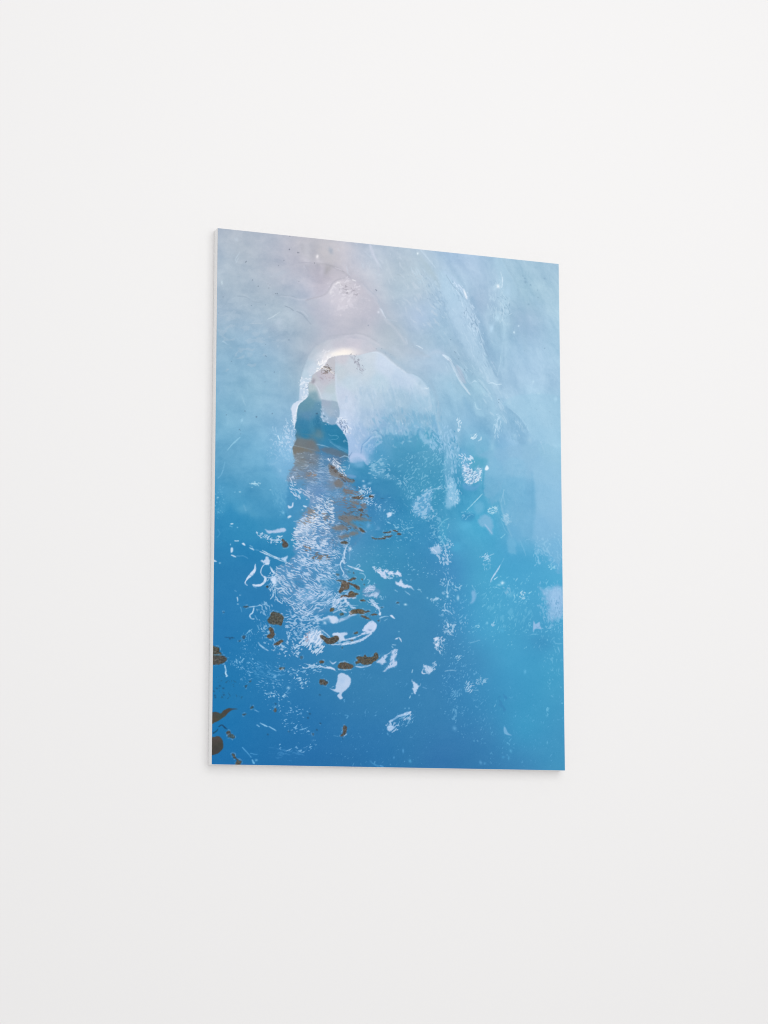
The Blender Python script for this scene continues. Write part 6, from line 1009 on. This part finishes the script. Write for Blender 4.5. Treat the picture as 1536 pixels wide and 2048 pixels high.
def field(pts, u, v, local=False, power=1.6):
    """smooth colour field through scattered ink samples"""
    p = np.array([q[:2] for q in pts])
    c = np.array([rgb(q[2]) for q in pts])
    if len(p) < 3:
        return np.broadcast_to(c.mean(0), u.shape + (3,))
    if local:                                             # inverse distance, stays inside the samples' range
        d2 = (u[..., None] - p[:, 0]) ** 2 + (v[..., None] - p[:, 1]) ** 2
        w = 1.0 / (d2 + 30.0) ** power
        return (w @ c) / w.sum(-1)[..., None]
    def ker(r2):
        return np.where(r2 > 0, r2 * np.log(r2 + 1e-9), 0.0)
    n = len(p)
    q = p / 500.0
    K = ker(((q[:, None] - q[None]) ** 2).sum(-1)) + np.eye(n) * 0.002
    Q = np.hstack([np.ones((n, 1)), q])
    M = np.block([[K, Q], [Q.T, np.zeros((3, 3))]])
    w = np.linalg.solve(M, np.vstack([c, np.zeros((3, 3))]))
    uu, vv = (u / 500.0).ravel(), (v / 500.0).ravel()
    r = np.empty((uu.size, 3))
    for i in range(0, uu.size, 8000):
        a, b = uu[i:i + 8000], vv[i:i + 8000]
        k = ker((a[:, None] - q[:, 0]) ** 2 + (b[:, None] - q[:, 1]) ** 2)
        r[i:i + 8000] = k @ w[:n] + w[n] + a[:, None] * w[n + 1] + b[:, None] * w[n + 2]
    return r.reshape(u.shape + (3,))

# ground colours on a coarse lattice, then enlarged
cu = np.linspace(0, 707, 143)
cv = np.linspace(0, 1000, 201)
coarse = field(BASE, *np.meshgrid(cu, cv))
def enlarge(c):
    t = np.stack([np.stack([np.interp(GU[0], cu, c[j, :, k]) for k in range(3)], -1) for j in range(len(cv))])
    j = np.clip(np.searchsorted(cv, GV[:, 0]) - 1, 0, len(cv) - 2)
    f = ((GV[:, 0] - cv[j]) / (cv[j + 1] - cv[j]))[:, None, None]
    return t[j] * (1 - f) + t[j + 1] * f
IMG = enlarge(coarse)
# cloudy mottling of the ice, fading out towards the open water
ice = smooth((640 + 60 * fbm(GU / 130, GV / 130, 5) - GV) / 160)[..., None]
wu, wv = GU + 14 * fbm(GU / 60, GV / 60, 11), GV + 14 * fbm(GU / 60, GV / 60, 12)
mott = fbm(wu / 42, wv / 26, 1, 5)[..., None]
fine = fbm(wu / 9, wv / 9, 2, 3)[..., None]
def creases(x, y, seed, sharp):
    return np.clip(1 - np.abs(fbm(x, y, seed, 4)) * sharp, 0, 1)[..., None]
ca_, sa_ = math.cos(1.05), math.sin(1.05)
ru, rv = wu * ca_ + wv * sa_, -wu * sa_ + wv * ca_       # folds of the right wall run down to the right
right = smooth((GU - 250) / 250)[..., None]
fold = fbm(ru / 110, rv / 42, 31, 4, 0.5)[..., None] * right + fbm(wu / 60, wv / 40, 33, 4)[..., None] * (1 - right)
hair = creases(ru / 60, rv / 18, 41, 9) * right + creases(wu / 50, wv / 30, 43, 11) * 0.5 * (1 - right)
dark = creases(ru / 70 + 9, rv / 20, 51, 12) * right + creases(wu / 60, wv / 30, 53, 13) * 0.4 * (1 - right)
tint = np.array([1.15, 0.95, 0.75])
IMG = IMG + tint * (ice * (0.028 * mott + 0.016 * fine + 0.078 * fold + 0.012 * hair - 0.012 * dark) + (1 - ice) * (0.012 * mott + 0.006 * fine))

def box(pts, pad):
    p = np.array(pts)
    x0, y0 = p.min(0) - pad
    x1, y1 = p.max(0) + pad
    i0, i1 = max(int(x0 / SX), 0), min(int(x1 / SX) + 2, NX)
    j0, j1 = max(int(y0 / SY), 0), min(int(y1 / SY) + 2, NY)
    if i0 >= i1 or j0 >= j1:
        return None
    return slice(j0, j1), slice(i0, i1)

def seg_dist(u, v, p, closed, w=None):
    best = np.full(u.shape, 1e9)
    inside = np.zeros(u.shape, bool)
    n = len(p)
    for i in range(n if closed else max(n - 1, 1)):
        a, b = p[i], p[(i + 1) % n] if (closed or n > 1) else p[i]
        dx, dy = b - a
        L = dx * dx + dy * dy + 1e-9
        t = np.clip(((u - a[0]) * dx + (v - a[1]) * dy) / L, 0, 1)
        d = np.hypot(u - a[0] - t * dx, v - a[1] - t * dy)
        if w is not None:
            d = d - (w[i] * (1 - t) + w[min(i + 1, n - 1)] * t) * 0.5
        best = np.minimum(best, d)
        if closed and a[1] != b[1]:
            c = (a[1] > v) != (b[1] > v)
            inside ^= c & (u < (b[0] - a[0]) * (v - a[1]) / (b[1] - a[1]) + a[0])
    return np.where(inside, -best, best) if closed else best

def blend(s, m, col):
    m = m[..., None]
    IMG[s] = IMG[s] * (1 - m) + col * m

def warp(u, v, amp, size, seed):
    if not amp:
        return u, v
    return u + amp * 1.6 * fbm(u / size, v / size, seed, 3), v + amp * 1.6 * fbm(u / size, v / size, seed + 50, 3)

def paint_poly(k, pts, col, o):
    soft = o.get('soft', 1.5)
    jag = o.get('jag', 0)
    s = box(pts, soft + 2 * jag + 2)
    if s is None:
        return
    u, v = GU[s], GV[s]
    uu, vv = warp(u, v, jag, o.get('js', 8), k)
    d = seg_dist(uu, vv, spline(pts, True), True)
    m = smooth(0.5 - d / (2 * soft)) * o.get('a', 1)
    c = field(o['fld'], u, v, True, o.get('pw', 2.0)) if o.get('fld') else rgb(col)
    if o.get('mix'):                                     # pull the samples towards one deeper ink
        g = o['mix']
        c = c * (1 - g[3]) + np.array(g[:3]) * g[3]
    c = c + tint * (0.022 * fbm(u / 14, v / 10, k, 4) + 0.012 * fbm(u / 3, v / 3, k + 9, 2))[..., None]
    blend(s, m, c)

def paint_foam(k, pts, col, o):
    soft = o['soft']
    s = box(pts, soft + 2)
    if s is None:
        return
    u, v = GU[s], GV[s]
    uu, vv = warp(u, v, soft * 0.8, 14, k)
    m = smooth(0.5 - seg_dist(uu, vv, spline(pts, True), True) / (2 * soft))
    a = math.radians(o['ang'] )
    wu, wv = warp(u, v, 4.5, 24, k + 5)
    x = (wu * math.cos(a) + wv * math.sin(a)) / (o['sx'] * 1.8)
    y = (-wu * math.sin(a) + wv * math.cos(a)) / (o['sy'] * 1.8)
    lumps = fbm(x, y, k + 1, 2, o.get('gain', 0.45))
    threads = 0.22 - np.abs(fbm(x * 0.55, y * 0.6, k + 11, 2, 0.4))      # glints gather into wavy threads
    n = lumps + 1.1 * threads + 0.40 * fbm(u / 18, v / 18, k + 3, 2)
    # ragged towards the rim: the threshold rises where the mask fades
    core = m > 0.5
    if not core.any():
        return
    thr = np.quantile(n[core], 1 - o['d'])
    sd = n[core].std() + 1e-6
    f = smooth((n - thr - (1 - m) * 1.6 * sd) / (0.85 * sd) + 0.5) * (m > 0.02)
    c = rgb(col) + 0.03 * fbm(u / 5, v / 5, k + 7, 2)[..., None]
    blend(s, f * o['a'] * 0.95, c)

def paint_line(k, pts, w, col, o):
    soft = o.get('soft', 1.0)
    s = box(pts, max(w) + soft + 3)
    if s is None:
        return
    p = spline(pts, False)
    w = np.interp(np.linspace(0, 1, len(p)), np.linspace(0, 1, max(len(w), 2)), w if len(w) > 1 else list(w) * 2)
    u, v = GU[s], GV[s]
    uu, vv = warp(u, v, o.get('jag', 0.6), 5, k)
    d = seg_dist(uu, vv, p, False, w)
    brk = 1 - 0.35 * smooth(fbm(u / 9, v / 9, k + 2, 2) * 3)
    blend(s, smooth(0.5 - d / (2 * soft)) * o['a'] * brk, rgb(col))

def paint_blob(k, pts, rx, ry, ang, col, al):
    x, y = pts[0]
    s = box(pts, 2.6 * max(rx, ry) + 1)
    if s is None:
        return
    a = math.radians(ang)
    u, v = warp(GU[s], GV[s], min(rx, ry) * 0.45, max(rx, ry) * 1.3 + 1, k)
    du, dv = u - x, v - y
    e = ((du * math.cos(a) + dv * math.sin(a)) / rx) ** 2 + ((-du * math.sin(a) + dv * math.cos(a)) / ry) ** 2
    blend(s, np.exp(-0.5 * e * 1.3) * al, rgb(col))

def paint_stone(k, pts, col, o):
    s = box(pts, 6)
    if s is None:
        return
    u, v = GU[s], GV[s]
    uu, vv = warp(u, v, 1.1, 5, k)
    d = seg_dist(uu, vv, spline(pts, True), True)
    rim = smooth(1 - np.abs(d - 1.6) / 1.6) * smooth(0.3 + fbm(u / 6, v / 6, k + 4, 2) * 2)
    blend(s, rim * 0.5 * o.get('a', 1), rgb('a9c4e2'))
    base = rgb(col) * 0.5 + rgb('565550') * 0.5
    n1 = fbm(u / 5, v / 3.5, k + 1, 4)[..., None]
    n2 = fbm(u / 2.2, v / 1.7, k + 2, 2)[..., None]
    c = base * (1.02 + 0.5 * n1 + 0.35 * n2) + np.array([0.05, 0.01, -0.03]) * np.clip(fbm(u / 4, v / 4, k + 6, 2) * 2, 0, 1)[..., None]
    if o.get('big'):
        g = smooth(n2 * 2.6 - 0.9 + n1)
        c = c * (1 - 0.55 * g) + rgb('aaa8a4') * 0.55 * g
    blend(s, smooth(0.5 - d / 2.0) * 0.95 * o.get('a', 1), np.clip(c, 0.1, 0.8))

DO = {'poly': paint_poly, 'foam': paint_foam, 'line': paint_line, 'blob': paint_blob, 'stone': paint_stone}
for k, op in enumerate(OPS):
    DO[op[0]](k % 200, *op[1:])
GRAIN = np.random.RandomState(3).normal(0, 0.006, (NY, NX, 1))
IMG = np.clip(IMG + GRAIN, 0.02, 1)
LIN = np.where(IMG <= 0.04045, IMG / 12.92, ((IMG + 0.055) / 1.055) ** 2.4)
INK_GAIN = 0.895                                          # screen value to ink reflectance under this room's light

# ------------------------------------------------------------------ the panel
print_root = bpy.data.objects.new('wall_print', None)
scene.collection.objects.link(print_root)
print_root.location = (0.0, 0.0, Z0)
print_root['label'] = 'unframed portrait photo print of a blue ice cave, mounted flat on the white wall'
print_root['category'] = 'wall print'

edge_white = material('white_panel_edge', (0.83, 0.826, 0.826), 0.6, 0.3)
e = 0.0006
back = mesh_object('panel', [(x, y, z) for x in (0.0, PW) for y in (-PD + e, -0.0005) for z in (0.0, PH)],
                   [(0, 1, 5, 4), (2, 6, 7, 3), (0, 2, 3, 1), (4, 5, 7, 6), (0, 4, 6, 2), (1, 3, 7, 5)], edge_white, print_root)
back['label'] = 'white board with a plain pale edge'

ink = material('printed_ink', (0.5, 0.5, 0.5), 0.6, 0.05)
nt = ink.node_tree
at = nt.nodes.new('ShaderNodeAttribute')
at.attribute_name = 'ink'
nt.links.new(at.outputs['Color'], nt.nodes['Principled BSDF'].inputs['Base Color'])

nv = NX * NY
co = np.empty((NY, NX, 3), np.float32)
co[..., 0] = GU / 1000.0
co[..., 1] = -PD
co[..., 2] = PH - GV / 1000.0
idx = np.arange(nv, dtype=np.int32).reshape(NY, NX)
quads = np.stack([idx[1:, :-1], idx[1:, 1:], idx[:-1, 1:], idx[:-1, :-1]], -1).reshape(-1, 4)
me = bpy.data.meshes.new('printed_sheet')
me.vertices.add(nv)
me.vertices.foreach_set('co', co.ravel())
me.loops.add(quads.size)
me.loops.foreach_set('vertex_index', quads.ravel())
me.polygons.add(len(quads))
me.polygons.foreach_set('loop_start', np.arange(0, quads.size, 4, dtype=np.int32))
me.update(calc_edges=True)
ca = me.color_attributes.new('ink', 'FLOAT_COLOR', 'POINT')
rgba = np.ones((nv, 4), np.float32)
rgba[:, :3] = np.clip(LIN * INK_GAIN - 0.005, 0.003, 1.0).reshape(-1, 3)
ca.data.foreach_set('color', rgba.ravel())
me.materials.append(ink)
sheet = bpy.data.objects.new('printed_sheet', me)
scene.collection.objects.link(sheet)
sheet.parent = print_root
sheet['label'] = 'photo of a blue ice cave with a stream, glints and dark stones'
